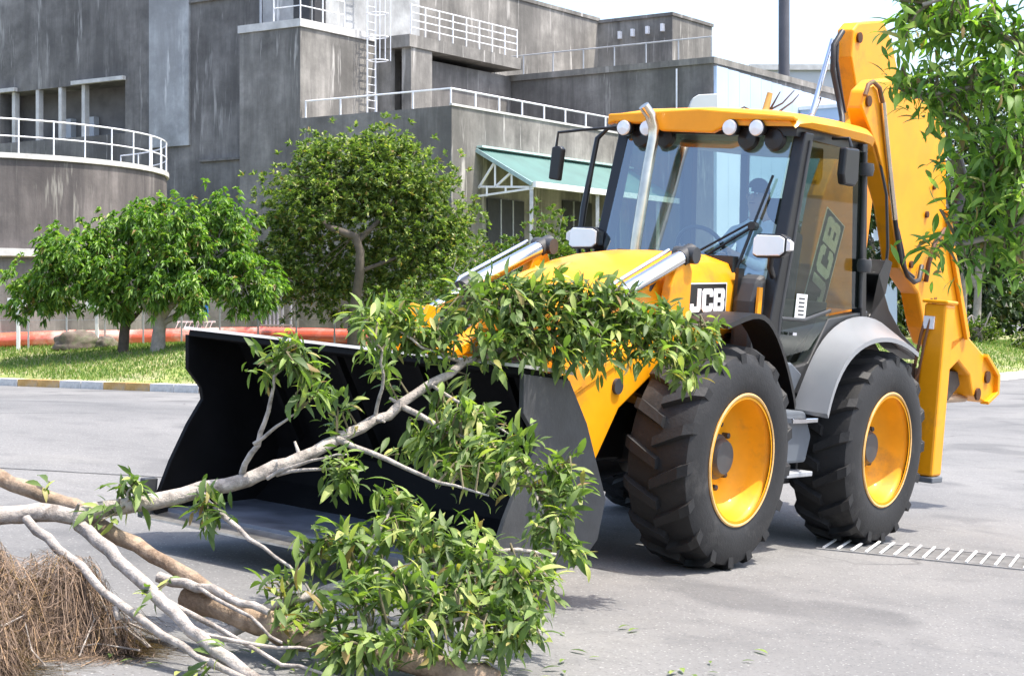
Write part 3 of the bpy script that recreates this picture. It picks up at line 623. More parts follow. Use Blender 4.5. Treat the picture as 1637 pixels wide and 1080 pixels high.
# wheels: rim (part) > tyre, hub, lugs
def lug_mesh(sgn):
    mb = MB(); n_ = 7; vs = []
    for i in range(n_):
        t = i/(n_-1)
        y = -.02+.235*min(1, t*1.22) if t < .83 else .226; th = -.14+.20*t
        r1 = .722-.012*t if t < .8 else .70-.55*(t-.8); r0 = .655 if t < .8 else .60
        hw = .052+.012*t; y0 = y if t < .8 else .20
        for (rr, dy, dt) in ((r0, 0, -hw-.012), (r1, 0, -hw+.012), (r1, 0, hw-.012), (r0, 0, hw+.012)):
            a_ = th+dt; yy = (y if rr == r1 else y0)+dy; vs.append((rr*math.cos(a_), sgn*yy, rr*math.sin(a_)))
    fs = [(4*i+k, 4*i+(k+1) % 4, 4*i+4+(k+1) % 4, 4*i+4+k) for i in range(n_-1) for k in range(4)]+[(0, 1, 2, 3), tuple(4*(n_-1)+k for k in (3, 2, 1, 0))]
    return mb.add(vs, fs).mesh('lug', m_rub)
lugs = {1: lug_mesh(1), -1: lug_mesh(-1)}
def wheel(x, side, spin):
    c = (x, side*.88, .70); s_ = side
    P = lambda pr: [(r, s_*h) for r, h in pr]
    w = part('wheel', MB().lathe(P([(.385, .226), (.413, .224), (.418, .205), (.402, .192), (.392, .17), (.372, .10), (.345, .03), (.30, -.005), (.22, -.02), (.14, -.02), (.0, -.02)]), c, 'y', 64), m_yel2, mach, 40)
    part('tyre', MB().lathe(P([(.405, .21), (.43, .226), (.50, .238), (.57, .236), (.63, .222), (.665, .205), (.676, .15), (.68, 0), (.676, -.15), (.665, -.205), (.60, -.235), (.50, -.235), (.42, -.21)]), c, 'y', 72), m_rub, w, 40)
    hub = part('hub', MB().lathe(P([(.15, -.02), (.145, .05), (.125, .065), (.12, .085), (.105, .105), (.0, .108)]), c, 'y', 32), m_hub, w, 35)
    nm = MB().lathe(P([(.021, -.02), (.021, .022), (.012, .03), (0, .03)]), (0, 0, 0), 'y', 6).mesh('wheel_nut', m_hub)
    for k in range(10):
        a_ = 2*math.pi*k/10; o = link('wheel_nut', nm, w); o.location = (c[0]+.215*math.cos(a_), c[1], c[2]+.215*math.sin(a_))
    part('rim_lip', MB().lathe(P([(.419, .223), (.425, .229), (.416, .236), (.404, .232)]), c, 'y', 64), plain('worn rim edge', (.62, .38, .14), .5, var=.25, scale=9), w, 40)
    for k in range(17):
        for sg in (1, -1):
            o = link('lug', lugs[sg], w); a_ = 2*math.pi*(k+(.0 if sg == 1 else .5))/17+spin
            o.matrix_local = Matrix.Translation(c) @ Matrix.Rotation(a_, 4, 'Y') @ (Matrix.Identity(4))
for x in (WBASE, 0):
    for side in (1, -1): wheel(x, side, random.uniform(0, .3))
# chassis, axles
mb = MB().box(-1.05, 2.95, -.36, .36, .62, .98); mb.box(2.0, 2.45, -.64, .64, .6, .80); mb.box(-.2, .25, -.64, .64, .56, .84)
part('chassis', mb, m_blk, mach, bevel=.02)
mb = MB().box(.55, 1.45, -.62, .66, .42, .90); part('belly_tank', mb, m_dk, mach, bevel=.03)
for x in (2.22, 0): part('axle_diff', MB().lathe([(0, -.2), (.14, -.17), (.2, 0), (.14, .17), (0, .2)], (x, .1, .66), 'y', 20), m_blk, mach, 50)
# hood with grille
prof = [(-.40, 1.42), (-.505, 1.50), (-.515, 1.80), (-.44, 1.95), (-.25, 2.0), (0, 2.01), (.25, 2.0), (.44, 1.95), (.515, 1.80), (.505, 1.50), (.40, 1.42)]
st_ = [(1.30, 0, 1.), (1.75, -.015, 1.), (2.25, -.075, .985), (2.7, -.20, .96), (2.98, -.34, .92), (3.06, -.44, .86)]
mb = MB(); n_ = len(prof); vs = []
for X_, dz, sc in st_:
    for (y, z) in prof: vs.append((X_, y*sc, z+(dz if z > 1.7 else dz*.25)*(1 if z > 1.7 else 1)))
fs = [(i*n_+k, i*n_+k+1, (i+1)*n_+k+1, (i+1)*n_+k) for i in range(len(st_)-1) for k in range(n_-1)]+[tuple(range(n_)), tuple((len(st_)-1)*n_+k for k in range(n_))]
mb.add(vs, fs); part('hood', mb, m_yel, mach, 35)
mb = MB().box(2.5, 3.02, -.42, .42, .95, 1.40); gr = part('grille', mb, m_blk, mach, bevel=.02)
for k in range(6): part('grille_bar', MB().box(3.023, 3.04, -.36, .36, 1.0+k*.06, 1.03+k*.06), m_dk, gr)
part('engine_block', MB().box(1.42, 2.5, -.36, .36, .98, 1.42), m_blk, mach)
mb = MB().box(1.32, 1.40, -.47, .47, 1.44, 2.0); part('hood_seal', mb, m_blk, mach)
mb = MB().box(1.36, 1.44, .52, .545, 1.52, 1.92); part('hood_trim', mb, m_blk, mach)
def letters(name, txt, size, mat, parent, M4, bold=.012, depth=.004, shear=0.):
    cu = bpy.data.curves.new(name, 'FONT'); cu.body = txt; cu.size = size; cu.extrude = depth; cu.offset = bold; cu.shear = shear; cu.space_character = 1.02
    cu.align_x = 'CENTER'; cu.align_y = 'CENTER'
    tmp = bpy.data.objects.new('tmp', cu); COL.objects.link(tmp)
    bpy.context.view_layer.update()
    me = bpy.data.meshes.new_from_object(tmp.evaluated_get(bpy.context.evaluated_depsgraph_get()))
    bpy.data.objects.remove(tmp); me.materials.clear(); me.materials.append(mat); me.name = name
    o = link(name, me, parent); o.matrix_local = M4; return o
def face_m(org, right, up):
    """text frame: right / up directions in the parent's space"""
    r_ = Vector(right).normalized(); u_ = (Vector(up)-r_*Vector(up).dot(r_)).normalized(); n_ = r_.cross(u_)
    return Matrix.Translation(org) @ Matrix((r_, u_, n_)).transposed().to_4x4()
def logo(org, right, up, parent, w, h, mat=m_wht, back=m_blk, bold=.012):
    m4 = face_m(org, right, up)
    if back:
        mb = MB(); mb.prism([(-w/2-.02*0, -h/2), (w/2-.0, -h/2), (w/2, h/2), (-w/2, h/2)], 'z', .001, .006)
        p = link('badge', mb.mesh('badge', back), parent); p.matrix_local = m4
        mb = MB(); e = .008
        for a_, b_, c_, d_ in ((-w/2-e, w/2+e, h/2, h/2+e), (-w/2-e, w/2+e, -h/2-e, -h/2), (-w/2-e, -w/2, -h/2, h/2), (w/2, w/2+e, -h/2, h/2)): mb.box(a_, b_, c_, d_, .001, .007)
        q = link('badge_edge', mb.mesh('badge_edge', m_wht), parent); q.matrix_local = m4
    # block letters drawn as one slab each
    lw = w*.92/3.15; lh = h*.72; t = lw*.30; ch = lw*.2
    x0 = -w*.46; mats = mat
    def slab(polys, x):
        mb = MB()
        for pl in polys: mb.prism([(x+a_*lw, -lh/2+b_*lh) for a_, b_ in pl], 'z', .0065, .011)
        o = link('letter', mb.mesh('letter', mats), parent); o.matrix_local = m4
    k = .32; q_ = .24
    slab([[(.62-.0, 1), (.62, q_), (.95, q_), (.95, 1)], [(0, .36), (0, .14), (.16, 0), (.80, 0), (.95, .12), (.95, q_-.002), (.32, q_-.002), (.32, .36)]], x0)
    x1 = x0+lw*1.07
    slab([[(0, .14), (.16, 0), (.85, 0), (1, .14), (1, .36), (.68, .36), (.68, .245), (.0, .245)], [(0, .247), (.34, .247), (.34, .753), (0, .753)], [(0, .755), (.68, .755), (.68, .64), (1, .64), (1, .86), (.85, 1), (.16, 1), (0, .86)]], x1)
    x2 = x1+lw*1.07
    slab([[(0, 0), (.88, 0), (1, .12), (1, .218), (0, .218)], [(0, .22), (.34, .22), (.34, .398), (0, .398)], [(.66, .22), (1, .22), (1, .398), (.66, .398)], [(0, .40), (1, .40), (.93, .5), (1, .60), (0, .60)],
          [(0, .602), (.34, .602), (.34, .78), (0, .78)], [(.66, .602), (1, .602), (1, .78), (.66, .78)], [(0, .782), (1, .782), (1, .88), (.88, 1), (0, 1)]], x2)
logo((1.80, .516, 1.685), (-1, 0, .055), (0, 0, 1), mach, .50, .215)
mb = MB().box(2.065, 2.12, .506, .520, 1.60, 1.76); part('grille_vent', mb, m_blk, mach)
# exhaust stack
part('exhaust_pipe', MB().tube([(1.40, -.32, 1.7), (1.40, -.32, 2.05), (1.33, -.32, 2.55), (1.28, -.32, 2.80), (1.28, -.325, 2.89), (1.31, -.345, 2.97), (1.36, -.375, 3.03)], .040, 14), m_exh, mach, 50)
# loader towers, arms, rams
for s_ in (1, -1):
    y = .56*s_
    pl = [(1.75, .75), (2.45, .75), (2.48, 1.25), (2.40, 1.75), (2.33, 1.93), (2.22, 1.96), (2.15, 1.86), (2.14, 1.35), (1.75, 1.1)]
    part('loader_tower', MB().prism(pl, 'y', y-.035*s_, y+.035*s_), m_yel, mach, bevel=.01)
    arm = [(1.75, 1.40), (1.85, 1.55), (2.7, 1.43), (3.08, 1.28), (3.52, 1.10), (3.62, .80), (3.85, .42), (3.72, .30), (3.52, .36), (3.16, .68), (2.95, .98), (2.6, 1.18), (1.85, 1.28)]
    a_ = part('loader_arm', MB().prism(arm, 'y', y-.06, y+.06), m_yel, mach, bevel=.012)
    part('arm_flange', MB().prism([(2.75, 1.44), (3.08, 1.295), (3.53, 1.115), (3.64, .81), (3.58, .80), (3.47, 1.07), (3.05, 1.24), (2.75, 1.37)], 'y', y+s_*.075, y-s_*.09), m_yel, a_, bevel=.006)
    part('pivot_pin', MB().lathe([(0, -.085), (.045, -.085), (.045, .085), (0, .085)], (3.66, y, .42), 'y', 14), m_dk, a_, 40)
    part('pivot_pin', MB().lathe([(0, -.08), (.05, -.08), (.05, .08), (0, .08)], (3.0, y, 1.12), 'y', 14), m_dk, a_, 40)
    # tilt ram lies along the arm
    part('tilt_ram', MB().tube([(2.24, y, 1.95), (3.06, y, 1.635)], .052, 16), m_chr, mach, 50)
    part('ram_rod', MB().tube([(3.06, y, 1.635), (3.45, y, 1.46)], .03, 12), m_chr, mach, 50)
    part('ram_pipe', MB().tube([(2.30, y-.07, 1.985), (3.02, y-.07, 1.70), (3.08, y-.05, 1.65)], .014, 8), m_chr, mach, 50)
    part('ram_gland', MB().tube([(3.0, y, 1.66), (3.085, y, 1.625)], .062, 14), m_dk, mach, 50)
    part('ram_clevis', MB().tube([(2.13, y, 1.99), (2.27, y, 1.935)], .058, 12).lathe([(0, -.08), (.055, -.08), (.055, .08), (0, .08)], (2.19, y, 1.965), 'y', 12), m_dk, mach, 50)
    for dy in (-.075, .05):
        part('bell_crank', MB().prism([(3.38, 1.50), (3.50, 1.52), (3.62, 1.30), (3.70, 1.12), (3.55, 1.05), (3.40, 1.12)], 'y', y+dy, y+dy+.03), m_yel, mach, bevel=.006)
    part('lift_ram', MB().tube([(1.75, y*.78, .85), (2.65, y*.78, 1.05)], .055, 14).tube([(2.65, y*.78, 1.05), (3.0, y*.78, 1.12)], .03, 10), m_chr, mach, 50)
    part('bucket_link', MB().prism([(3.60, 1.12), (3.70, 1.16), (4.12, .98), (4.08, .90)], 'y', y-.03, y+.03), m_yel, mach, bevel=.006)
    part('arm_hose', MB().tube([(2.3, y-.09, 1.9), (2.6, y-.1, 1.55), (3.0, y-.11, 1.36), (3.4, y-.1, 1.3)], .015, 8), m_hose, mach, 50)
part('arm_cross_tube', MB().tube([(3.22, -.6, .82), (3.22, .6, .82)], .07, 14), m_yel, mach, 50)
# front bucket
side = [(4.84, 1.24), (4.82, 1.04), (4.70, .93), (4.68, .86), (4.78, .72), (4.90, .50), (5.0, .26), (4.98, .19), (4.17, .22), (4.02, .34), (3.97, .56), (4.22, .98), (4.42, 1.21)]
bk = part('bucket', MB().prism([(4.17, .20), (4.0, .33), (3.945, .57), (4.20, 1.0), (4.40, 1.23), (4.84, 1.27), (4.845, 1.235), (4.43, 1.195), (4.245, .965), (4.0, .565), (4.04, .36), (4.18, .245)], 'y', -1.19, 1.19), m_bucket, mach, bevel=.004)
part('bucket_floor', MB().prism([(4.17, .198), (4.182, .243), (4.90, .225), (4.90, .180)], 'y', -1.19, 1.19), m_bfloor, bk)
for s_ in (1, -1): part('side_plate', MB().prism(side, 'y', 1.193*s_, 1.222*s_), m_bside if s_ == 1 else m_bucket, bk, bevel=.004)
part('cutting_edge', MB().prism([(4.86, .176), (4.86, .21), (5.06, .182), (5.06, .17)], 'y', -1.23, 1.23), m_edge, bk)
part('top_lip', MB().prism([(4.36, 1.235), (4.40, 1.262), (4.85, 1.288), (4.858, 1.272), (4.845, 1.2715)], 'y', -1.223, 1.223), plain('scuffed lip steel', (.66, .62, .57), .45, .15, var=.25, scale=6, dirt=(.20, .18, .16), dirt_lo=.6), bk)
for y0 in (-.9, -.3, .3, .9):
    part('rib', MB().prism([(4.50, 1.195), (4.56, 1.20), (4.14, .62), (4.10, .66)], 'y', y0-.015, y0+.015), m_bucket, bk)
part('edge_tooth', MB().box(4.96, 5.06, -1.275, -1.226, .17, .40), m_bside, bk, bevel=.008)
# cab
GX = lambda z: 1.05 + (2.88-z)*.27          # windscreen plane
for s_ in (1, -1):
    y = .72*s_
    part('front_post', MB().add(*(lambda a: (a, [(0, 3, 2, 1), (4, 5, 6, 7), (0, 1, 5, 4), (1, 2, 6, 5), (2, 3, 7, 6), (3, 0, 4, 7)]))(
        [(GX(1.4)+.0, y-.05*s_, 1.15), (GX(1.4)+.0, y+.055*s_, 1.15), (GX(1.4)-.15, y+.065*s_, 1.15), (GX(1.4)-.15, y-.04*s_, 1.15),
         (GX(2.90)+.0, y-.05*s_, 2.90), (GX(2.90)+.0, y+.045*s_, 2.90), (GX(2.90)-.11, y+.055*s_, 2.90), (GX(2.90)-.11, y-.04*s_, 2.90)])), m_blk, mach, bevel=.012)
    part('rear_post', MB().bar((-.13, y+.02*s_, 1.55), (.07, y, 2.92), .085, .085), m_blk, mach, bevel=.01)
    part('corner_post', MB().bar((-.60, y-.22*s_, 1.55), (-.42, y-.22*s_, 2.90), .06), m_blk, mach, bevel=.01)
    part('door_sill', MB().prism([(1.30, 1.08), (1.30, 1.22), (.72, 1.30), (.45, 1.62), (-.2, 1.70), (-.2, 1.55), (.3, 1.45), (.6, 1.08)], 'y', y-.05*s_, y+.05*s_), m_dk, mach, bevel=.01)
    d = part('door_glass', MB().add([(px_, y+.04*s_, pz_) for px_, pz_ in [(1.20, 1.32), (1.20, 1.62), (.98, 2.84), (.10, 2.86), (-.06, 1.72), (.42, 1.66), (.66, 1.40)]], [(0, 1, 2, 3, 4, 5, 6)]), m_glass2, mach)
    part('door_frame', MB().tube([(1.245, y+.055*s_, 1.30), (1.225, y+.055*s_, 1.62), (.985, y+.055*s_, 2.84)], .016, 8), m_dk, d, 50)
    part('door_frame', MB().tube([(.10, y+.055*s_, 2.86), (-.05, y+.055*s_, 1.72)], .016, 8), m_dk, d, 50)
    part('door_waist', MB().tube([(1.2, y+.05*s_, 1.60), (.85, y+.05*s_, 1.60), (.45, y+.05*s_, 1.68)], .014, 8), m_dk, d, 50)
    if s_ == 1:
        for z0 in (2.73, 2.03): part('door_hinge', MB().lathe([(0, -.05), (.05, -.045), (.058, 0), (.05, .045), (0, .05)], (.12 if z0 > 2.5 else .02, y+.09, z0), 'z', 14).bar((.12 if z0 > 2.5 else .02, y+.09, z0), (-.02 if z0 > 2.5 else -.1, y+.03, z0-.02), .04), m_dk, d, 45)
        part('door_handle', MB().bar((1.08, y+.075, 1.50), (1.02, y+.075, 1.50), .03, .02), m_chr, d)
        lb = part('door_label', MB().prism([(.985, 1.78), (.82, 1.78), (.83, 1.60), (.995, 1.60)], 'y', y+.046, y+.049), m_wht, d)
        for k in range(5): part('label_line', MB().box(.86, .95, y+.0495, y+.0505, 1.63+k*.028, 1.642+k*.028), m_dk, lb)
    part('quarter_glass', MB().add([(-.10, y+.01*s_, 1.75), (.06, y-.01*s_, 2.86), (-.42, y-.22*s_, 2.86), (-.58, y-.22*s_, 1.75)], [(0, 1, 2, 3)]), glassmat('quarter glass', (.86, .84, .66), .03), mach)
ws = part('windscreen', MB().add([(GX(1.55), -.67, 1.55), (GX(1.55), .67, 1.55), (GX(2.87), .67, 2.87), (GX(2.87), -.67, 2.87)], [(0, 1, 2, 3)]), m_glass, mach)
part('rear_window', MB().add([(-.60, -.5, 1.7), (-.60, .5, 1.7), (-.44, .5, 2.86), (-.44, -.5, 2.86)], [(0, 1, 2, 3)]), m_glass2, mach)
for y0 in (.40,):
    wp = part('wiper', MB().tube([(GX(1.85)+.03, .46, 1.85), (GX(2.22)+.03, .53, 2.22)], .012, 6).tube([(GX(2.22)+.035, .53, 2.22), (GX(2.56)+.03, .60, 2.58)], .010, 6).lathe([(0, -.03), (.03, -.03), (.03, .03), (0, .03)], (GX(2.22)+.03, .53, 2.22), 'x', 10), m_blk, mach, 50)
    part('wiper_blade', MB().tube([(GX(2.21)+.02, .50, 2.20), (GX(1.99)+.02, .18, 1.98)], .010, 6).tube([(GX(2.24)+.03, .50, 2.24), (GX(2.02)+.03, .16, 2.03)], .009, 6), m_blk, wp)
part('cab_floor', MB().box(-.6, 1.38, -.68, .68, 1.08, 1.16), m_blk, mach)
part('dashboard', MB().prism([(1.0, 1.16), (1.34, 1.16), (1.32, 1.72), (1.20, 1.78), (1.05, 1.66)], 'y', -.25, .60), m_dk, mach, bevel=.03)
part('tower_panel', MB().prism([(1.285, 1.12), (1.46, 1.12), (1.46, 1.70), (1.40, 1.86), (1.30, 1.90)], 'y', .52, .70), m_dk, mach, bevel=.04)
part('bracket', MB().box(1.40, 1.455, .703, .72, 1.56, 1.80), m_yel, mach)
stw = part('steering_wheel', MB().tube([(1.02+.09*math.sin(a_), .0+.20*math.cos(a_), 2.02+.18*math.sin(a_)) for a_ in np.linspace(0, 2*math.pi, 25)], .016, 8, False), m_blk, mach, 60)
part('column', MB().tube([(1.15, 0, 1.7), (1.02, 0, 2.02)], .03, 8), m_blk, stw, 60)
part('spokes', MB().bar((1.02, -.19, 2.02), (1.02, .19, 2.02), .025, .012).bar((1.02, 0, 2.02), (.94, 0, 1.86), .025, .012), m_blk, stw)
seat = part('seat', MB().box(.05, .55, -.27, .27, 1.52, 1.66), m_seat, mach, bevel=.04)
part('backrest', MB().prism([(.0, 1.6), (.14, 1.62), (.05, 2.25), (-.08, 2.25)], 'y', -.26, .26), m_seat, seat, bevel=.04)
part('headrest', MB().prism([(-.06, 2.30), (.05, 2.30), (.03, 2.5), (-.07, 2.5)], 'y', -.13, .13), m_seat, seat, bevel=.03)
part('pedestal', MB().box(.1, .45, -.2, .2, 1.16, 1.519), m_blk, seat)
part('control_console', MB().box(-.1, .6, .30, .48, 1.16, 1.74).tube([(.5, .4, 1.74), (.52, .4, 1.98)], .014, 6), m_dk, mach, bevel=.02)
# roof: rounded slab with a dipped front visor
prof = [(-.78, 2.93), (-.80, 2.98), (-.74, 3.035), (-.5, 3.065), (0, 3.08), (.5, 3.065), (.74, 3.035), (.80, 2.98), (.78, 2.93)]
mb = MB(); n_ = len(prof); vs = []
RS = [(-.66, -.06, .44), (-.58, -.02, .56), (-.40, .0, .73), (-.20, .005, .89), (-.02, .005, .97), (.15, .005, 1), (.6, 0, 1), (1.02, -.015, .99), (1.16, -.04, .965), (1.20, -.075, .95)]
for X_, dz, sc in RS:
    for (y, z) in prof: vs.append((X_, y*sc, z+dz*(1 if z > 2.95 else .15)))
m_ = len(RS)
mb.add(vs, [(i*n_+k, i*n_+(k+1) % n_, (i+1)*n_+(k+1) % n_, (i+1)*n_+k) for i in range(m_-1) for k in range(n_)]+[tuple(range(n_)), tuple((m_-1)*n_+k for k in range(n_))])
roof = part('cab_roof', mb, m_yel, mach, 38)
vis = [(-.76, 2.985), (-.76, 2.905), (-.70, 2.93), (-.40, 2.92), (-.30, 2.868), (.12, 2.862), (.20, 2.90), (.26, 2.955), (.76, 2.955), (.76, 2.985), (0, 3.03)]
part('visor', MB().prism(vis, 'x', 1.165, 1.225), m_yel, roof, bevel=.012)
part('roof_lining', MB().prism([(-.55, -.38), (-.35, -.56), (-.05, -.72), (1.12, -.73), (1.12, .73), (-.05, .72), (-.35, .56), (-.55, .38)], 'z', 2.86, 2.93), m_blk, roof)
for y in (-.615, -.42, .26, .47):
    wl_ = part('work_lamp', MB().lathe([(0, -.09), (.04, -.085), (.058, -.04), (.063, .0), (.0, .001)], (1.22, y, 2.885 if y < 0 else 2.90), 'x', 18), m_blk, mach, 45)
    part('lamp_lens', MB().lathe([(.056, .004), (.05, .016), (.0, .024)], (1.22, y, 2.885 if y < 0 else 2.90), 'x', 18), m_lens, wl_, 50)
    part('lamp_pod', MB().lathe([(0, -.06), (.07, -.04), (.085, 0), (.07, .03), (0, .04)], (1.10, y+.09, 2.835), 'x', 16), m_blk, wl_, 45)
# head lamps on stalks
for y, x, z in ((.80, 1.513, 2.082), (-.80, 1.352, 2.065)):
    h_ = part('headlight', MB().prism([(-.125, -.07), (-.09, -.085), (.09, -.075), (.125, -.045), (.125, .06), (.08, .082), (-.10, .078), (-.125, .05)], 'x', -.08, 0), m_blk, mach, bevel=.012)
    h_.location = (x, y, z)
    q = part('lens', MB().prism([(-.115, -.06), (-.085, -.073), (.085, -.063), (.115, -.04), (.115, .052), (.075, .07), (-.095, .068), (-.115, .043)], 'x', .003, .018), m_lens, h_, bevel=.006)
    part('stalk', MB().tube([(-.04, 0, -.05), (-.07, -.02*np.sign(y), -.14), (-.2, -.06*np.sign(y), -.2)], .022, 8), m_blk, h_, 50)
    part('indicator', MB().prism([(.126, -.03), (.155, -.02), (.155, .03), (.126, .05)] if y > 0 else [(-.126, -.03), (-.155, -.02), (-.155, .03), (-.126, .05)], 'x', -.05, .0), m_wht, h_)
# mirrors and grab rails
mr = part('mirror_arm', MB().tube([(1.10, -.76, 2.90), (1.17, -1.0, 2.87), (1.22, -1.19, 2.84), (1.22, -1.2, 2.72)], .011, 8), m_blk, mach, 50)
part('mirror', MB().prism([(-.05, -.13), (.04, -.14), (.055, .10), (.025, .12), (-.04, .11)], 'x', -.03, .03), m_blk, mr, bevel=.012).location = (1.22, -1.18, 2.62)
part('mirror_glass', MB().prism([(-.04, -.11), (.03, -.12), (.045, .09), (-.03, .10)], 'x', -.035, -.032), m_chr, mr).location = (1.22, -1.18, 2.62)
part('grab_rail', MB().tube([(1.0, -.76, 2.90), (1.02, -.88, 2.90), (1.05, -.95, 2.82), (1.08, -.96, 2.6), (1.14, -.96, 2.3), (1.20, -.94, 2.0), (1.22, -.90, 1.85)], [.014, .014, .02, .02, .026, .02, .016], 8), m_blk, mach, 50)
mr = part('mirror_arm', MB().tube([(.62, .76, 2.90), (.64, .90, 2.90), (.64, .92, 2.84)], .012, 8), m_blk, mach, 50)
part('mirror', MB().prism([(-.13, -.10), (-.08, -.15), (.09, -.15), (.12, -.08), (.11, .11), (-.11, .12)], 'y', -.03, .03), m_blk, mr, bevel=.015).location = (.62, .90, 2.72)
# fenders
def arc_fender(name, c, outer, inner, yo, yi, mat, th=.02):
    mb = MB(); n_ = len(outer); vs = []
    for (a_, b_) in zip(outer, inner):
        vs += [(a_[0], yo, a_[1]), (b_[0], yi, b_[1]), (a_[0]*.98+c[0]*.02, yo, a_[1]-th*1.6), (b_[0]*.98+c[0]*.02, yi, b_[1]-th)]
    fs = []
    for i in range(n_-1):
        a_ = 4*i; b_ = a_+4; fs += [(a_, a_+1, b_+1, b_), (a_+2, b_+2, b_+3, a_+3), (a_, b_, b_+2, a_+2), (a_+1, a_+3, b_+3, b_+1)]
    fs += [(0, 2, 3, 1), (4*n_-4, 4*n_-3, 4*n_-1, 4*n_-2)]
    return part(name, mb.add(vs, fs), mat, mach, 40)
def curve2(pts, n_):
    p = np.array(pts); t = np.linspace(0, 1, len(p)); tt = np.linspace(0, 1, n_)
    out = []
    for k in (0, 1):
        c_ = np.polyfit(t, p[:, k], min(4, len(p)-1)); out.append(np.polyval(c_, tt))
    return list(zip(*out))
fo = curve2([(1.10, .98), (.98, 1.24), (.79, 1.39), (.55, 1.485), (.29, 1.525), (-.04, 1.50), (-.37, 1.42)], 20)
fi = curve2([(.96, .98), (.80, 1.22), (.62, 1.42), (.35, 1.58), (.0, 1.66), (-.40, 1.62), (-.75, 1.48)], 20)
for s_ in (1, -1):
    f_ = arc_fender('rear_fender', (0, .7), fo, fi, 1.13*s_, .79*s_, m_silver)
    part('inner_panel', MB().prism([(.96, .98), (.80, 1.2), (.62, 1.40), (.35, 1.55), (.0, 1.63), (-.55, 1.56), (-.8, 1.4), (-.8, .98)], 'y', .60*s_, .62*s_), m_blk, f_)
    part('fender_skirt', MB().prism([(1.10, .98), (1.40, .98), (1.40, .86), (1.26, .62), (.96, .62), (.90, .80), (1.02, .975)], 'y', .66*s_, .93*s_), m_tank, f_, bevel=.02)
    part('side_panel', MB().prism([(1.40, .99), (1.34, 1.28), (1.0, 1.30), (.82, 1.22), (1.0, .99)], 'y', .62*s_, .78*s_), m_tank, f_, bevel=.015)
    ffo = curve2([(2.62, 1.53), (2.3, 1.60), (2.08, 1.58), (1.88, 1.42), (1.70, 1.2), (1.60, 1.02)], 16)
    ffi = curve2([(2.40, 1.55), (2.05, 1.61), (1.75, 1.61), (1.45, 1.52), (1.30, 1.3), (1.24, 1.04)], 16)
    arc_fender('front_fender', (2.2, .7), [(x-.12, z+.02) for x, z in ffo], [(x+.1, z) for x, z in ffi], 1.08*s_, .72*s_, m_blk)
    for z_, x0 in ((.92, .92), (.55, .94)): part('step', MB().box(x0, x0+.38, .80*s_, .98*s_, z_-.02, z_+.015), m_chr if z_ > .9 else m_railg, mach, bevel=.006)
    part('step_hanger', MB().bar((.96, .84*s_, .54), (.96, .84*s_, .9), .05, .03).bar((1.28, .84*s_, .54), (1.28, .84*s_, .9), .05, .03), m_blk, mach)
    # stabiliser legs on the rear frame
    lg = part('stabiliser_leg', MB().box(-1.235, -1.045, .855*s_, 1.04*s_, .45, 1.80), m_yel, mach, bevel=.02)
    part('leg_cap', MB().box(-1.25, -1.03, .84*s_, 1.055*s_, 1.803, 1.83), m_yel, lg, bevel=.01)
    part('leg_foot', MB().box(-1.245, -1.035, .845*s_, 1.05*s_, .40, .447), m_tank, lg, bevel=.01)
    part('leg_hose', MB().tube([(-1.04, .88*s_, 1.68), (-1.02, .86*s_, 1.55), (-1.02, .83*s_, 1.3), (-1.03, .78*s_, 1.12), (-1.0, .6*s_, 1.05)], .013, 6).tube([(-1.03, .92*s_, 1.68), (-1.01, .90*s_, 1.5), (-1.01, .87*s_, 1.25), (-1.0, .8*s_, 1.08)], .011, 6), plain('rusty hose', (.16, .07, .03), .7), lg, 50)
    part('valve_block', MB().box(-1.042, -1.02, .87*s_, .955*s_, 1.60, 1.70), m_rail, lg)
    pass
mb = MB().box(-1.03, -.93, -.84, .84, .55, .75).box(-1.03, -.93, -.84, .84, 1.15, 1.32).box(-1.02, -.94, -.9, -.7, .75, 1.15).box(-1.02, -.94, .5, .7, .75, 1.15)
part('rear_frame', mb, m_blk, mach, bevel=.01)
part('rear_body', MB().prism([(-.3, 1.66), (-.55, 1.85), (-.62, 2.08), (-.52, 2.10), (-.42, 1.98), (-.66, 1.72), (-.93, 1.55), (-1.28, 1.42), (-1.24, 1.34), (-.9, 1.42), (-.5, 1.56)], 'y', .60, .74), m_blk, mach, bevel=.01)
# kingpost, boom, dipper
part('kingpost', MB().box(-1.45, -1.032, -.42, .02, .55, 1.40), m_yel, mach, bevel=.03)
boom_p = [(-1.08, 3.99), (-1.17, 4.06), (-1.64, 4.16), (-1.84, 4.02), (-2.07, 3.73), (-1.99, 3.3), (-1.75, 2.79), (-1.70, 2.2), (-1.75, 1.4), (-1.5, 1.1), (-1.2, 1.1), (-.72, 1.54), (-.66, 2.04), (-.78, 2.6), (-1.03, 3.05), (-1.33, 3.35), (-1.18, 3.61), (-1.08, 3.77)]
boom = part('boom', MB().prism([(x_-.18, z_) for x_, z_ in boom_p], 'y', -.20, -.05), m_yel, mach, bevel=.015)
pinm = plain('rusty pin', (.10, .045, .02), .6, .5)
part('pin', MB().lathe([(0, .0), (.042, .0), (.045, .02), (0, .022)], (-1.36, -.049, 3.94), 'y', 14), pinm, boom, 40)
logo((-1.07, -.049, 2.07), (-.27, 0, .70), (.70, 0, .27), boom, .80, .36, plain('worn white lettering', (.60, .66, .62), .5, var=.2), plain('dark green decal', (.03, .05, .04), .5), .01)
dip_p = [(-.22, 3.22), (-.26, 3.36), (-.42, 3.46), (-.81, 3.53), (-1.6, 3.35), (-1.81, 3.2), (-1.95, 2.62), (-2.14, 2.27), (-2.50, 1.70), (-2.62, 1.54), (-2.3, 1.40), (-1.85, 1.46), (-1.70, 1.60), (-1.51, 1.87), (-1.12, 2.06), (-.84, 2.53), (-.44, 2.95)]
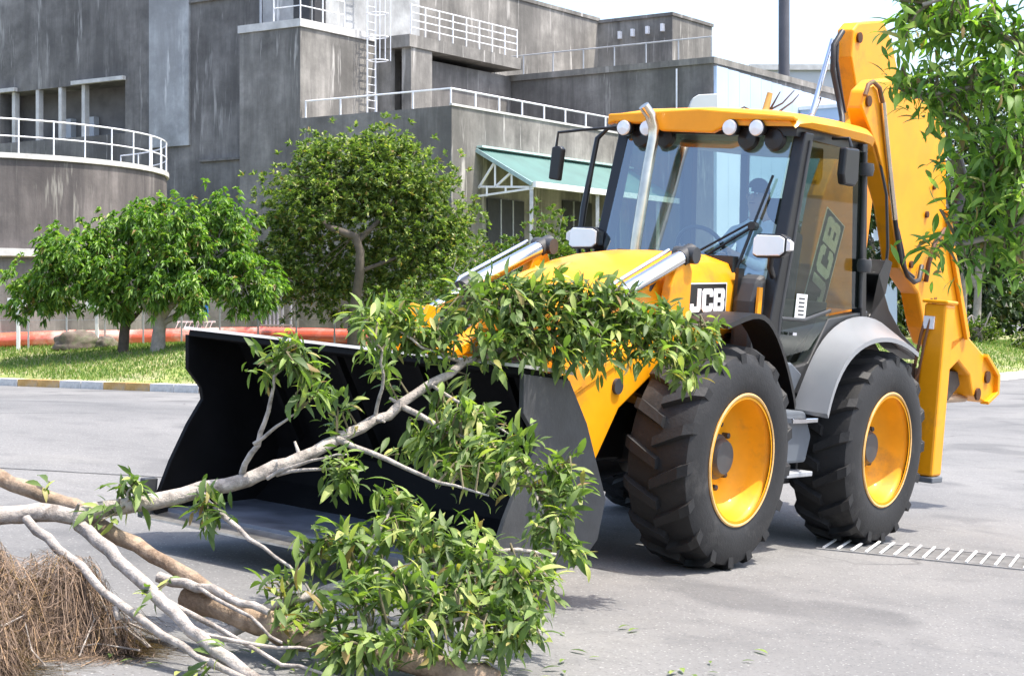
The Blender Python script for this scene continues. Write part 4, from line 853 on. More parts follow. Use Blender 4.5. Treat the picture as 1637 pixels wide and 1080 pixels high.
dip = part('dipper', MB().prism(dip_p, 'y', .44, .60), m_yel, mach, bevel=.02)
part('dipper_plate', MB().prism([(-.10, 3.23), (-.14, 3.33), (-.28, 3.40), (-.40, 3.36), (-.50, 3.15), (-.72, 2.7), (-.80, 2.56), (-.44, 2.95)], 'y', .602, .622), m_yel, dip, bevel=.006)
for (x, z, r_) in ((-.20, 3.27, .042), (-1.53, 2.52, .028), (-1.63, 2.75, .02), (-1.30, 2.1, .03)):
    part('pin', MB().lathe([(0, .0), (r_, .0), (r_, .018), (0, .02)], (x, .623 if r_ > .04 else .601, z), 'y', 14), pinm, dip, 40)
part('dipper_edge', MB().prism([(-1.95, 2.60), (-2.14, 2.25), (-2.62, 1.55), (-2.56, 1.52), (-2.08, 2.24), (-1.90, 2.58)], 'y', .604, .64), m_yel, dip, bevel=.006)
part('steel_tube', MB().tube([(-.10, .645, 3.30), (-.14, .645, 3.385), (-.22, .645, 3.42), (-.34, .645, 3.39), (-.42, .645, 3.29)], .018, 8), plain('brown hose', (.14, .07, .03), .6), dip, 50)
part('steel_tube', MB().tube([(-.42, .645, 3.29), (-.58, .645, 2.94), (-.83, .645, 2.43)], .022, 10), m_exh, dip, 50)
part('hose', MB().tube([(-.83, .645, 2.43), (-.88, .66, 2.28), (-.93, .68, 2.12), (-1.04, .70, 2.0), (-1.2, .69, 1.96), (-1.36, .66, 1.98), (-1.46, .63, 2.10)], .02, 8).tube([(-.95, .62, 2.36), (-.98, .66, 2.2), (-1.08, .66, 2.04), (-1.24, .66, 2.0)], .016, 8), m_hose, dip, 50)
part('hose', MB().tube([(-1.95, .62, 2.40), (-1.80, .66, 2.42), (-1.62, .66, 2.30), (-1.55, .65, 2.12), (-1.6, .62, 1.98)], .02, 8), plain('brown rubber hose', (.10, .04, .02), .6), dip, 50)
part('hose', MB().tube([(-1.16, -.1, 3.96), (-1.0, -.09, 3.82), (-1.0, -.08, 3.62), (-1.10, -.06, 3.42), (-1.08, .0, 3.25), (-.8, .15, 3.1)], .024, 8).tube([(-1.12, -.12, 3.9), (-1.06, -.08, 3.7), (-1.12, -.06, 3.5), (-1.2, -.04, 3.3)], .016, 8), m_hose, boom, 50)
part('hose', MB().tube([(-.50, .30, 2.90), (-.56, .60, 2.85), (-.60, .66, 2.6), (-.66, .68, 2.2), (-.66, .68, 1.95)], .012, 6), m_hose, dip, 50)
part('guard_hose', MB().tube([(-1.95, .64, 3.05), (-2.05, .66, 2.9), (-2.06, .66, 2.7), (-2.0, .64, 2.5)], .05, 8), m_hose, dip, 50)
part('boom_ram', MB().tube([(-1.05, -.2, 3.40), (-.96, -.2, 3.28), (-.9, -.2, 3.2)], .02, 10), m_chr, boom, 50)
part('boom_ram_rod', MB().tube([(-1.2, -.2, 3.9), (-.93, -.2, 3.25)], .022, 12), m_chr, boom, 50)
letters('painted_word', 'OIL', .13, plain('dark hand painted word', (.12, .06, .02), .7), dip, face_m((-1.82, .603, 1.80), (-1, 0, .12), (0, 0, 1)), .002, .002, .2)
haz = part('warning_label', MB().box(-2.02, -1.84, .6015, .604, 1.675, 1.735), m_blk, dip)
for k in range(3): part('stripe', MB().prism([(-2.00+k*.06, 1.68), (-1.98+k*.06, 1.68), (-1.96+k*.06, 1.73), (-1.98+k*.06, 1.73)], 'y', .6045, .606), m_wht, haz)
# tipping links, ram and hitch at the dipper end
lk = [(-2.24, 1.50), (-2.60, 1.58), (-3.08, 1.40), (-3.40, 1.22), (-3.42, 1.06), (-3.18, .97), (-2.90, 1.03), (-2.78, 1.21), (-2.50, 1.33), (-2.30, 1.24)]
tl = part('tipping_link', MB().prism(lk, 'y', .36, .60), m_yel, mach, bevel=.02)
for x, z in ((-3.18, 1.20), (-2.98, 1.05)): part('pin', MB().lathe([(0, 0), (.055, 0), (.055, .02), (0, .022)], (x, .601, z), 'y', 14), pinm, tl, 40)
part('link_rim', MB().prism([(-3.08, 1.405), (-3.42, 1.23), (-3.44, 1.05), (-3.19, .955), (-3.18, .985), (-3.39, 1.07), (-3.37, 1.21), (-3.07, 1.375)], 'y', .56, .64), m_yel, tl, bevel=.006)
part('hitch_rod', MB().tube([(-3.0, .48, 1.0), (-2.3, .48, .99)], .035, 10), plain('worn bronze rod', (.42, .30, .20), .4, .5), tl, 50)
part('hitch', MB().prism([(-2.25, 1.25), (-2.72, 1.24), (-2.80, 1.12), (-2.55, .98), (-2.2, .95)], 'y', .30, .52), plain('rusty dark hitch', (.06, .045, .035), .7, var=.5), tl, bevel=.02)
part('dipper_ram', MB().tube([(-2.50, .44, 2.15), (-2.86, .44, 1.66)], .045, 14).tube([(-2.86, .44, 1.66), (-3.10, .44, 1.33)], .032, 12), m_chr, mach, 50)
part('ram_line', MB().tube([(-2.40, .50, 2.16), (-2.80, .50, 1.60), (-3.0, .50, 1.36)], .014, 8), m_hose, mach, 50)

# ------------------------------------------------------------------ driver
def figure(name, verts, edges, radii, matfn, parent, sub=2):
    me = bpy.data.meshes.new(name); me.from_pydata(verts, edges, [])
    tmp = bpy.data.objects.new('tmp', me); COL.objects.link(tmp)
    sk = tmp.modifiers.new('skin', 'SKIN'); sk.use_smooth_shade = True; sk.branch_smoothing = .4
    for k, r_ in enumerate(radii): me.skin_vertices[0].data[k].radius = (r_, r_) if isinstance(r_, (int, float)) else r_
    me.skin_vertices[0].data[0].use_root = True
    ss = tmp.modifiers.new('sub', 'SUBSURF'); ss.levels = ss.render_levels = sub
    bpy.context.view_layer.update()
    out = bpy.data.meshes.new_from_object(tmp.evaluated_get(bpy.context.evaluated_depsgraph_get()))
    bpy.data.objects.remove(tmp); out.name = name; out.materials.clear()
    mats, fn = matfn
    for m in mats: out.materials.append(m)
    for p in out.polygons: p.material_index = fn(p.center); p.use_smooth = True
    return link(name, out, parent)
driver = thing('person', 'driver in a pale blue shirt sitting in the cab with hands on the steering wheel', 'person', MT, rot=MROT)
V_ = [(.20, 0, 1.74), (.20, 0, 1.92), (.20, 0, 2.10), (.19, 0, 2.24), (.21, 0, 2.34), (.24, 0, 2.44), (.25, 0, 2.53)]; r_ = [(.13, .17), (.12, .155), (.125, .165), (.12, .17), .055, .085, .075]
E_ = [(i, i+1) for i in range(6)]
def chain(start, pts, rr):
    p = start
    for q, w in zip(pts, rr): V_.append(q); r_.append(w); E_.append((p, len(V_)-1)); p = len(V_)-1
    return p
for s_ in (1, -1):
    hnd = chain(3, [(.20, .19*s_, 2.22), (.36, .26*s_, 2.00), (.62, .24*s_, 1.96), (.88, .205*s_, 2.02), (.95, .20*s_, 2.03)], [.065, .052, .044, .032, .036])
    for k in range(4):
        z0 = 2.00+.022*k; L_ = (.85, 1., .95, .8)[k]
        chain(hnd, [(1.0, .20*s_, z0), (1.0+.045*L_, .20*s_, z0+.004), (1.045, .165*s_, z0+.006)], [.012, .010, .009])
    chain(hnd, [(.97, .175*s_, 2.06), (1.0, .16*s_, 2.07)], [.013, .010])
    chain(0, [(.28, .10*s_, 1.70), (.62, .13*s_, 1.72), (.82, .13*s_, 1.40), (.86, .13*s_, 1.22), (1.0, .14*s_, 1.19)], [.10, .075, .055, .045, .04])
def pick(c):
    if c.z > 2.31 and c.x < .45: return 1
    if c.x > .82 and c.z > 1.9: return 1
    if c.z < 1.80: return 2
    return 0
figure('body', V_, E_, r_, ([m_sky1, m_skin, m_trou], pick), driver)
bm = bmesh.new(); bmesh.ops.create_uvsphere(bm, u_segments=20, v_segments=12, radius=.1)
bmesh.ops.delete(bm, geom=[v for v in bm.verts if v.co.z < .01-.5*max(0, -v.co.x) and v.co.x > -.03], context='VERTS')
for v in bm.verts: v.co = Vector((v.co.x*1.02+.235, v.co.y*.86, v.co.z*1.02+2.53))
me = bpy.data.meshes.new('hair'); bm.to_mesh(me); bm.free(); me.materials.append(m_hair); me.shade_smooth(); link('hair', me, driver)
mb = MB()
mb.lathe([(0, -.02), (.016, -.012), (.012, .02), (0, .03)], (.335, 0, 2.48), 'z', 10)
part('nose', mb, m_skin, driver, 60)
for s_ in (1, -1):
    part('eye', MB().lathe([(0, .006), (.006, .003), (.007, -.004)], (.318, .032*s_, 2.51), 'x', 10), m_wht, driver, 60)
    part('ear', MB().lathe([(0, -.01), (.025, -.004), (.022, .01), (0, .012)], (.24, .084*s_, 2.49), 'y', 10), m_skin, driver, 60)
part('mouth', MB().bar((.322, -.022, 2.435), (.322, .022, 2.435), .008, .006), plain('lips', (.20, .08, .06), .5), driver)

# ------------------------------------------------------------------ felled branches in front of the bucket
def leaf_template(curl, wide=1.):
    st_ = [(0, .05), (.14, .42), (.34, .92), (.56, 1.0), (.78, .70), (.92, .30)]
    V = []
    for t, w in st_:
        x = t; z = .10*math.sin(t*2.2)-curl*t*t
        V += [(x, -.13*w*wide, z+.035*w), (x, 0, z-.0), (x, .13*w*wide, z+.035*w)]
    V.append((1.0, 0, .10*math.sin(2.2)-curl)); F = []
    for i in range(len(st_)-1):
        a = 3*i; F += [(a, a+1, a+4, a+3), (a+1, a+2, a+5, a+4)]
    a = 3*(len(st_)-1); F += [(a, a+1, a+18-a), (a+1, a+2, a+18-a)]
    return np.array(V), F
LT = [leaf_template(.06), leaf_template(.22, .9), leaf_template(.40, 1.1)]
leaf_me = {}
def leaf_mesh(k, m):
    if (k, m.name) not in leaf_me:
        me = bpy.data.meshes.new('leaf'); me.from_pydata([tuple(v) for v in LT[k][0]], [], LT[k][1]); me.materials.append(m); me.shade_smooth(); leaf_me[(k, m.name)] = me
    return leaf_me[(k, m.name)]
CAMP = np.array([0, 0, 1.53])
def leafy(root, clumps, m, size, nper, limb_pts, twig_mat, sag=.25, budget=300, spread=1.0, dens=1.):
    """rosettes of single leaves on thin twigs; the nearest leaves are objects of their own"""
    base = np.array(LOC[root.name]); LP = np.array(limb_pts); mbt = MB(); recs = []
    for (x, y, z, rx, rz, n_) in clumps:
        for _ in range(max(1, round(n_*dens))):
            d = unit(rng.normal(0, 1, 3)); rr = rng.uniform(.25, 1.0)
            p = np.array([x, y, z])+d*np.array([rx, min(.22, (rx+rz)*.7), rz])*rr
            i = np.argmin(np.linalg.norm(LP-p, axis=1)); a_ = LP[i]
            out = unit((p-a_)+rng.normal(0, .04, 3)); g_ = unit(out+np.array([0, 0, -sag])+rng.normal(0, .3, 3))
            if rng.uniform() < .8: mbt.tube([a_, a_*.45+p*.55+np.array([0, 0, .03])+rng.normal(0, .02, 3), p], [.0065, .0025], 5, False)
            for q in range(int(nper*rng.uniform(.7, 1.3))):
                D = unit(g_*.85+unit(rng.normal(0, 1, 3))*spread+np.array([0, 0, -.16]))
                L = size*rng.uniform(.5, 1.25); pos = p-g_*rng.uniform(-.05, .17)+rng.normal(0, .012, 3)
                recs.append((pos, D, L, rng.integers(0, 3)))
    part('twigs', mbt, m_twigb, root, kind='stuff')
    recs.sort(key=lambda r_: np.linalg.norm(r_[0]-CAMP)/r_[2])
    def frame(D):
        u = np.array([0, 0, 1.])+rng.normal(0, .45, 3); S_ = unit(np.cross(u, D)); N_ = np.cross(D, S_); return S_, N_
    # keep the single leaves spread over the whole branch: every one of the nearest half, then thinned
    sel = set(recs_i for recs_i in range(min(budget, len(recs))))
    VV, FF4, off = [], [], 0
    tri = {k: [] for k in range(3)}
    for k, (pos, D, L, v) in enumerate(recs):
        S_, N_ = frame(D)
        if k in sel:
            o = link('leaf', leaf_mesh(int(v), m), root)
            Mx = Matrix([[D[i]*L, S_[i]*L, N_[i]*L, pos[i]-base[i]] for i in range(3)]+[[0, 0, 0, 1]]); o.matrix_local = Mx
        else:
            T = LT[v][0]; VV.append(pos+(T[:, :1]*D+T[:, 1:2]*S_+T[:, 2:]*N_)*L)
    if VV:
        n_ = len(VV); k = len(LT[0][0]); tr = []
        for f in LT[0][1]:
            tr += [(f[0], f[1], f[2])]+([(f[0], f[2], f[3])] if len(f) == 4 else [])
        F = (np.arange(n_)[:, None, None]*k+np.array(tr)[None]).reshape(-1, 3)
        link('foliage', np_mesh('foliage', np.concatenate(VV), F, m, base, smooth=True), root, kind='stuff')
def densify(pts, n_=8):
    out = []
    for a_, b_ in zip(pts, pts[1:]):
        for i in range(n_): out.append(tuple(np.array(a_)+(np.array(b_)-np.array(a_))*i/n_))
    return out+[pts[-1]]
def wob(pts, n_=4, amp=.008):
    d = densify(pts, n_); return [tuple(np.array(p)+rng.normal(0, amp, 3)) for p in d]
limb = [(-2.5, 7.9, .67), (-2.28, 8.0, .68), (-1.96, 8.05, .68), (-1.63, 8.2, .72), (-1.23, 8.4, .81), (-1.0, 8.5, .89), (-.78, 8.65, 1.0), (-.55, 8.85, 1.13), (-.25, 9.1, 1.33), (.14, 9.35, 1.47), (.6, 9.55, 1.54), (1.02, 9.7, 1.52)]
br = thing('felled_branch', 'long pale felled branch with green leaves leaning on the black bucket lip', 'branch', (-2.28, 8, .68))
part('limb', MB().tube(wob(limb, 4, .005), [.046, .010], 14, jit=.14), m_bark, br, 60)
for k in range(14):
    q = np.array(densify(limb, 6)[3+k*3]); d_ = unit(rng.normal(0, 1, 3)+np.array([0, 0, .5])); part('stub', MB().tube([q, q+d_*.05, q+d_*rng.uniform(.06, .10)], [.013, .009, .006], 6), m_bark, br, 60)
sub = {'a': [(-1.27, 8.38, .83), (-1.18, 8.3, .97), (-1.12, 8.25, 1.13), (-1.08, 8.2, 1.29), (-1.0, 8.2, 1.39)],
       'a2': [(-1.19, 8.3, .97), (-1.08, 8.25, 1.06), (-.98, 8.2, 1.13)],
       'b': [(-.67, 8.75, 1.07), (-.63, 8.7, 1.22), (-.63, 8.65, 1.4), (-.66, 8.62, 1.45)],
       'c': [(-.84, 8.6, .98), (-.59, 8.45, .89), (-.34, 8.3, .80), (-.11, 8.2, .75)],
       'd': [(-1.15, 8.4, .81), (-.93, 8.35, .90), (-.75, 8.3, .93)], 'd2': [(-1.1, 8.4, .83), (-.9, 8.3, .86), (-.78, 8.28, .88)],
       'e': [(-.55, 8.85, 1.13), (-.3, 8.6, 1.01), (-.05, 8.5, .93), (.21, 8.4, .82)],
       'f': [(-.4, 8.95, 1.23), (-.2, 8.75, 1.12), (.0, 8.6, 1.0)], 'g': [(-.25, 9.1, 1.33), (-.45, 8.95, 1.42), (-.6, 8.9, 1.52)],
       'h': [(.14, 9.35, 1.47), (.0, 9.25, 1.58), (-.15, 9.2, 1.66)], 'i': [(.3, 9.4, 1.5), (.42, 9.4, 1.62), (.55, 9.45, 1.7)], 'j': [(.5, 9.5, 1.52), (.7, 9.5, 1.42), (.92, 9.5, 1.3)],
       'k': [(-1.46, 8.28, .77), (-1.35, 8.15, .69), (-1.17, 8.0, .57), (-.97, 7.85, .47), (-.86, 7.75, .36)], 'l': [(-1.75, 8.12, .71), (-1.72, 8.1, .80)], 'm': [(.05, 8.5, .9), (.15, 8.2, .65), (.22, 8.12, .55)]}
for k_, p in sub.items(): part('side_branch', MB().tube(wob(p, 3, .004), [.016 if k_ in 'aceik' else .010, .004], 8, jit=.1), m_bark, br, 60)
allp = [q for q in densify(limb[4:], 6)]+[q for p in sub.values() for q in densify(p, 4)]
CL1 = [(.04, 9.3, 1.70, .2, .07, 9), (.27, 9.35, 1.71, .15, .07, 8), (.46, 9.4, 1.67, .12, .07, 5), (-.1, 9.15, 1.42, .2, .10, 8), (.28, 9.3, 1.38, .2, .09, 9), (.45, 9.35, 1.45, .2, .10, 10), (.0, 9.25, 1.53, .2, .12, 8), (.7, 9.5, 1.55, .2, .13, 9), (-.42, 9.1, 1.45, .14, .1, 5), (-.55, 8.9, 1.54, .19, .12, 8), (-.35, 9.1, 1.53, .17, .12, 7), (-.19, 9.2, 1.62, .22, .13, 12), (.1, 9.3, 1.65, .23, .12, 12), (.33, 9.35, 1.56, .2, .15, 12), (.55, 9.5, 1.61, .18, .14, 12), (.78, 9.6, 1.49, .2, .15, 12), (1.0, 9.65, 1.44, .16, .14, 11), (.6, 9.4, 1.39, .23, .13, 9), (.1, 9.2, 1.44, .22, .14, 9), (-.30, 9.0, 1.1, .12, .12, 5), (-.75, 8.8, 1.57, .09, .09, 3), (.9, 9.5, 1.29, .13, .07, 5),
       (-.40, 8.7, .92, .18, .10, 9), (-.21, 8.6, 1.04, .18, .16, 12), (-.20, 8.45, .88, .20, .10, 11), (0, 8.4, .88, .21, .14, 13), (.21, 8.3, .8, .13, .13, 9), (-.62, 8.85, 1.27, .08, .08, 2), (-.79, 8.3, .85, .08, .09, 5), (-.58, 9.0, 1.42, .10, .09, 4), (.15, 8.15, .62, .10, .12, 6), (.24, 8.1, .52, .09, .07, 4),
       (-1.01, 8.2, 1.39, .12, .09, 5), (-.94, 8.2, 1.25, .09, .10, 4), (-1.12, 8.25, 1.35, .07, .07, 2), (-1.71, 8.1, .78, .06, .06, 2), (-1.35, 8.15, .66, .10, .08, 4), (-.66, 8.65, 1.4, .07, .1, 3), (-.82, 8.6, 1.13, .08, .05, 2), (-1.84, 8.0, .68, .03, .03, 1)]
leafy(br, CL1, m_leafF, .108, 11, allp, m_bark, dens=1.75, spread=.85)
lb = [(-1.0, 7.75, .32), (-.7, 7.8, .41), (-.38, 7.9, .48), (-.05, 8.0, .52), (.2, 8.02, .50)]
b2 = thing('leafy_branch', 'lower leafy green branch heaped on the road in front of the bucket', 'branch', (-1.0, 7.75, .2))
part('limb', MB().tube(wob([(-1.25, 7.72, .2)]+lb, 3, .006), [.03, .008], 10, jit=.1), m_bark, b2, 60)
sb = [[(-.79, 7.6, .21), (-.52, 7.5, .27), (-.21, 7.5, .29), (.06, 7.5, .30)], [(-.7, 7.8, .41), (-.6, 7.9, .6), (-.52, 8.05, .74)], [(-.38, 7.9, .48), (-.2, 7.8, .44), (.0, 7.72, .42)], [(-.79, 7.6, .21), (-.6, 7.42, .19), (-.44, 7.36, .2)], [(-1.0, 7.75, .32), (-.92, 7.85, .47), (-.85, 7.9, .56)]]
for p in sb: part('side_branch', MB().tube(wob(p, 3, .004), [.016, .005], 8, jit=.1), m_bark, b2, 60)
allp = densify(lb, 5)+[q for p in sb for q in densify(p, 4)]
CL2 = [(-.71, 7.85, .54, .18, .11, 12), (-.5, 8.0, .60, .19, .12, 12), (-.27, 7.9, .55, .18, .13, 13), (-.58, 7.6, .38, .2, .12, 13), (-.31, 7.6, .38, .2, .14, 15), (-.08, 7.7, .41, .18, .14, 14), (.09, 7.8, .41, .13, .13, 9), (-.44, 7.4, .21, .2, .09, 10), (-.1, 7.45, .25, .17, .14, 12), (-.67, 7.4, .19, .14, .09, 7), (-.92, 7.6, .26, .11, .11, 6), (-1.02, 7.75, .42, .10, .06, 4), (.06, 7.5, .26, .1, .09, 7), (-.53, 8.1, .72, .09, .06, 4), (-.88, 7.9, .53, .08, .07, 3)]
leafy(b2, CL2, m_leafF, .108, 11, allp, m_bark, dens=1.6, spread=.85)
# bare pale branches of the heap
def stick(label, pts, r, mat=m_bark, forks=(), clumps=()):
    t = thing('bare_branch', label, 'branch', pts[0], 'bare branches of the heap')
    part('limb', MB().tube(wob(pts, 4, .005), r, 10, jit=.12), mat, t, 60)
    for p, rr in forks: part('fork', MB().tube(wob(p, 3, .004), rr, 7, jit=.1), mat, t, 60)
    if clumps: leafy(t, clumps, m_leafF, .10, 7, [q for q in densify(pts, 4)], mat, budget=60)
stick('thin bare branch slanting down over the brown frond heap, nearest the left edge', [(-2.15, 7.95, .66), (-1.9, 7.7, .53), (-1.66, 7.5, .36), (-1.35, 7.3, .22), (-1.04, 7.12, .10)], [.022, .014], forks=[([(-1.66, 7.5, .36), (-1.64, 7.48, .30)], [.016, .012]), ([(-1.35, 7.3, .22), (-1.2, 7.3, .17), (-1.1, 7.25, .13)], [.012, .006])], clumps=[(-1.24, 7.2, .15, .05, .04, 2)])
stick('thick bare branch slanting from the limb to the bottom of the heap', [(-1.92, 7.95, .64), (-1.7, 7.75, .52), (-1.45, 7.45, .37), (-1.27, 7.3, .25), (-1.0, 7.13, .10)], [.030, .026], forks=[([(-1.5, 7.5, .40), (-1.25, 7.45, .28), (-.95, 7.35, .14), (-.7, 7.3, .1)], [.014, .006]), ([(-1.3, 7.33, .27), (-1.05, 7.4, .2), (-.8, 7.45, .18)], [.012, .005])], clumps=[(-1.53, 7.5, .37, .04, .05, 2)])
stick('pale peeled branch running right below the long limb', [(-1.94, 8.2, .64), (-1.6, 7.95, .51), (-1.33, 7.8, .38), (-1.04, 7.7, .27), (-.84, 7.6, .22)], [.036, .026], m_barkb)
stick('short pale branch lying across the heap beside the brown log', [(-1.54, 7.85, .42), (-1.29, 7.7, .38), (-1.03, 7.6, .31)], [.024, .016], forks=[([(-1.35, 7.73, .39), (-1.1, 7.5, .3), (-.95, 7.4, .22)], [.010, .006])])
stick('brown barked log at the bottom of the heap, mostly under the leaves', [(-1.43, 7.9, .33), (-1.19, 7.75, .28), (-.98, 7.65, .22), (-.79, 7.6, .18), (-.31, 7.5, .10), (-.07, 7.4, .05)], [.060, .055], m_barkb)
stick('pale branch end behind the long limb at the left edge', [(-2.64, 8.6, .85), (-2.44, 8.55, .79), (-2.19, 8.4, .73), (-1.97, 8.3, .66)], [.040, .034], m_barkb, clumps=[(-2.2, 8.4, .82, .04, .04, 1)])
# brown frond litter under the branches
hp = thing('frond_heap', 'heap of dry brown fibrous fronds under the bare branches at the lower left', 'debris heap', (-1.95, 7.6, .1))
from mathutils import noise
LUMPS = [(-2.32, 7.50, .40, .36, .32), (-1.95, 7.70, .24, .22, .27), (-2.22, 7.12, .28, .22, .17), (-2.55, 7.8, .42, .40, .42), (-1.78, 7.66, .15, .13, .13)]
def heap_z(x, y):
    z = np.zeros_like(x)
    for (cx, cy, rx, ry, h) in LUMPS:
        q = 1-((x-cx)/rx)**2-((y-cy)/ry)**2; z = np.maximum(z, h*np.sqrt(np.clip(q, 0, 1)))
    return ground_z(x, y)+z*(1+.10*np.sin(x*19+y*7)*np.cos(y*17))
hx, hy = np.meshgrid(np.linspace(-2.95, -1.3, 110), np.linspace(6.85, 8.3, 96)); hz = heap_z(hx, hy)-.012+rng.normal(0, .006, hx.shape)
V = np.stack([hx, hy, hz], -1).reshape(-1, 3); I = np.arange(len(V)).reshape(hx.shape); F = np.stack([I[:-1, :-1], I[:-1, 1:], I[1:, 1:], I[1:, :-1]], -1).reshape(-1, 4)
lift = (hz-ground_z(hx, hy)).reshape(-1); F = F[(lift[F] > -.004).any(1)]
link('mound', np_mesh('mound', V, F, m_mound, LOC[hp.name], smooth=True), hp)
n_ = 10000; pk = rng.integers(0, len(LUMPS), n_); lp = np.array(LUMPS)[pk]; th = rng.uniform(0, 2*np.pi, n_); rr = np.sqrt(rng.uniform(0, 1.05, n_))
X0 = lp[:, 0]+rr*np.cos(th)*lp[:, 2]; Y0 = lp[:, 1]+rr*np.sin(th)*lp[:, 3]
cl_ = rng.integers(0, 40, n_); ang = rng.uniform(0, 2*np.pi, 40)[cl_]+rng.normal(0, .35, n_); bend = rng.normal(0, 1.2, n_)
L = rng.uniform(.10, .36, n_); loose = (rng.uniform(0, 1, n_) < .18)*rng.uniform(.04, .14, n_); wd = rng.uniform(.0008, .0024, n_)
rows = []; px_, py_ = X0.copy(), Y0.copy()
for k, t in enumerate((0, .25, .5, .75, 1.)):
    a_ = ang+bend*t; dx, dy = np.cos(a_), np.sin(a_)
    if k: px_ = px_+dx*L*.25; py_ = py_+dy*L*.25
    zz = heap_z(px_, py_)+rng.uniform(0, .012, n_)+loose*math.sin(t*2.6)
    w_ = wd*(1.1-t*.8); rows.append(np.stack([np.stack([px_-dy*w_, py_+dx*w_, zz], -1), np.stack([px_+dy*w_, py_-dx*w_, zz+.001], -1)], 1))
V = np.concatenate(rows, 1); F = (np.arange(n_)[:, None, None]*10+np.array([[2*i, 2*i+1, 2*i+3, 2*i+2] for i in range(4)])[None]).reshape(-1, 4)
link('fibres', np_mesh('fibres', V.reshape(-1, 3), F, m_fib, LOC[hp.name]), hp, kind='stuff')
mb = MB()
for k in range(34):
    lx0 = LUMPS[k % 5]; x0 = lx0[0]+rng.uniform(-1, 1)*lx0[2]; y0 = lx0[1]+rng.uniform(-1, 1)*lx0[3]; a_ = rng.uniform(0, 6.28); ln = rng.uniform(.12, .45)
    P_ = [(x0+math.cos(a_)*ln*t, y0+math.sin(a_)*ln*t) for t in (-.5, 0, .5)]
    mb.tube([(x, y, float(heap_z(np.array(x), np.array(y)))+.02+.03*(i == 1)) for i, (x, y) in enumerate(P_)], [rng.uniform(.003, .009), .002], 6, jit=.15)
part('dry_sticks', mb, m_bark, hp, kind='stuff')
# leaves dropped on the road round the heap
N = 170; lx_ = rng.normal(-.6, .9, N); ly_ = rng.normal(7.9, .5, N); T = LT[0][0]; VV = []
for x, y in zip(lx_, ly_):
    a_ = rng.uniform(0, 6.28); D = np.array([math.cos(a_), math.sin(a_), .0]); S_ = np.array([-D[1], D[0], 0]); Lf = rng.uniform(.05, .11)
    VV.append(np.array([x, y, float(ground_z(np.float64(x), np.float64(y)))+.012])+(T[:, :1]*D+T[:, 1:2]*S_+np.abs(T[:, 2:])*np.array([0, 0, 1.]))*Lf)
tr = []
for f in LT[0][1]: tr += [(f[0], f[1], f[2])]+([(f[0], f[2], f[3])] if len(f) == 4 else [])
F = (np.arange(N)[:, None, None]*len(T)+np.array(tr)[None]).reshape(-1, 3)
o = link('fallen_leaves', np_mesh('fallen_leaves', np.concatenate(VV), F, m_leafF)); o['kind'] = 'stuff'
# dry twigs caught on the cab roof
def mloc(x, y, z): return tuple(MROT @ Vector((x, y, z))+Vector(MT))
tw = thing('twig_bundle', 'small bundle of dry twigs and a tan stalk caught on the yellow cab roof', 'twigs', mloc(.2, .05, 3.08))
part('stalk', MB().tube([mloc(.30, .02, 3.075), mloc(.26, .02, 3.16), mloc(.24, .03, 3.27)], [.03, .022], 8), m_twig, tw, 50)
for p in ([(.3, .02, 3.09), (.2, .10, 3.14), (.1, .22, 3.12)], [(.25, .0, 3.12), (.2, .12, 3.2), (.18, .2, 3.30)], [(.3, 0, 3.1), (.35, -.12, 3.15), (.38, -.2, 3.1)], [(.2, .1, 3.14), (.12, .16, 3.22), (.1, .2, 3.28)], [(.25, .05, 3.15), (.25, .12, 3.28)]):
    part('twig', MB().tube([mloc(*q) for q in p], [.009, .004], 5), m_barkd, tw, 50)

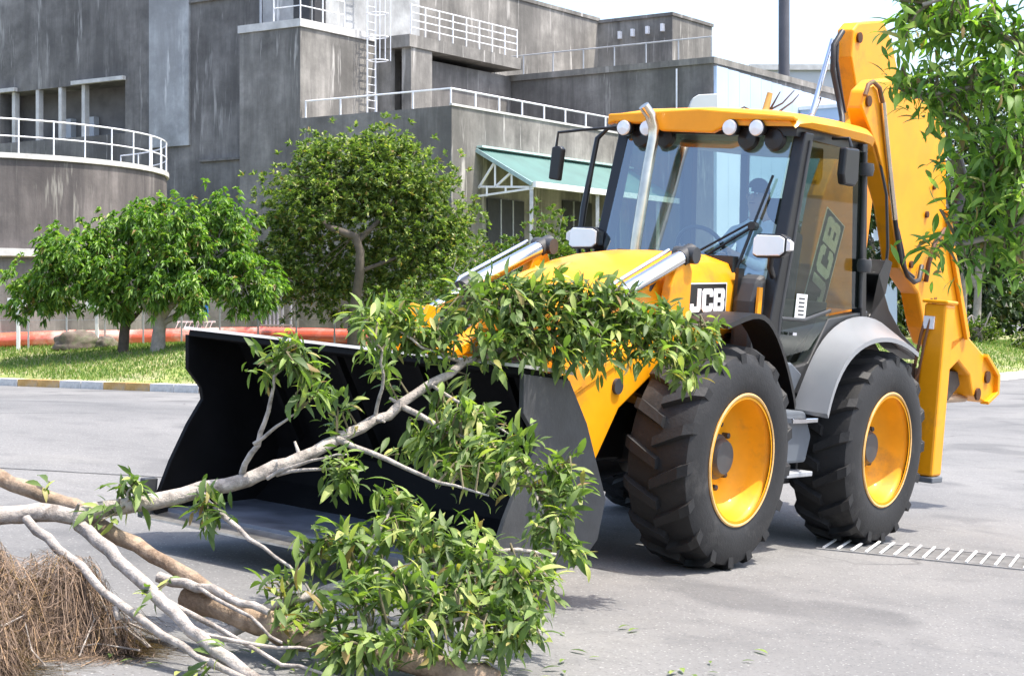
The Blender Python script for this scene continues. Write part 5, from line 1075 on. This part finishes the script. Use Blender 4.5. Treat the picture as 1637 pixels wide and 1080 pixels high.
# ------------------------------------------------------------------ tree reaching into the picture on the right
ot = thing('overhanging_tree', 'close leafy tree reaching in from the right edge over the yellow boom', 'tree', (3.40, 6.14, float(ground_z(np.float64(3.40), np.float64(6.14)))))
part('trunk', MB().tube(wob([(3.40, 6.14, -0.40), (3.37, 6.14, 1.06), (3.29, 6.13, 1.88), (3.33, 6.14, 2.91), (3.48, 6.22, 3.80)], 3, .01), [.12, .06], 12, jit=.06), m_barkl, ot, 60)
lims = [[(3.29, 6.13, 1.80), (2.66, 5.99, 2.17), (2.00, 5.92, 2.40), (1.44, 5.92, 2.51)], [(3.29, 6.13, 1.66), (2.59, 5.92, 1.88), (1.92, 5.85, 2.03), (1.48, 5.85, 1.99)], [(3.33, 6.14, 2.17), (2.52, 5.92, 2.54), (1.85, 5.85, 2.69), (1.37, 5.88, 2.58)], [(2.00, 5.92, 2.40), (1.63, 5.88, 2.32), (1.33, 5.92, 2.28)], [(1.92, 5.85, 2.03), (1.63, 5.85, 1.84), (1.42, 5.85, 1.78)], [(2.59, 5.92, 1.88), (2.07, 5.85, 1.80), (1.67, 5.85, 1.73)]]
for p in lims: part('limb', MB().tube(wob(p, 3, .012), [.04 if p[0][0] > 3 else .018, .007], 8, jit=.08), m_barkl, ot, 60)
CL3 = [(1.28, 5.92, 2.48, 0.07, 0.09, 6), (1.43, 5.99, 2.53, 0.13, 0.10, 13), (1.55, 5.85, 2.51, 0.13, 0.10, 14), (1.74, 5.92, 2.51, 0.13, 0.12, 11), (1.35, 5.92, 2.31, 0.09, 0.07, 6), (1.29, 5.92, 2.32, 0.07, 0.06, 3), (1.49, 5.92, 2.33, 0.12, 0.10, 11), (1.61, 5.77, 2.31, 0.12, 0.12, 13), (1.47, 5.92, 2.17, 0.10, 0.07, 8), (1.59, 5.77, 2.11, 0.12, 0.10, 12), (1.78, 5.92, 2.14, 0.13, 0.13, 10), (1.53, 5.85, 1.97, 0.10, 0.08, 10), (1.66, 5.77, 1.95, 0.12, 0.10, 11), (1.47, 5.85, 1.87, 0.08, 0.07, 6), (1.37, 5.85, 1.79, 0.05, 0.04, 3), (1.59, 5.85, 1.79, 0.12, 0.07, 9), (1.74, 5.92, 1.77, 0.10, 0.10, 8), (1.51, 5.85, 1.71, 0.07, 0.04, 3), (1.41, 5.92, 2.07, 0.04, 0.07, 2),
       (1.92, 5.92, 2.54, 0.15, 0.15, 10), (1.96, 5.92, 2.17, 0.15, 0.15, 10), (2.15, 5.92, 2.40, 0.18, 0.18, 12), (1.70, 5.92, 2.71, 0.22, 0.09, 12), (1.33, 5.92, 2.68, 0.11, 0.07, 6), (2.44, 5.99, 2.32, 0.22, 0.26, 16), (2.89, 6.07, 2.62, 0.30, 0.30, 18), (2.37, 5.99, 2.84, 0.37, 0.22, 18), (3.40, 6.22, 3.51, 0.44, 0.44, 26), (3.11, 6.14, 3.06, 0.37, 0.30, 20)]
leafy(ot, CL3, m_leafO, .070, 11, [q for p in lims for q in densify(p, 5)], m_barkl, sag=.1, dens=1.5)
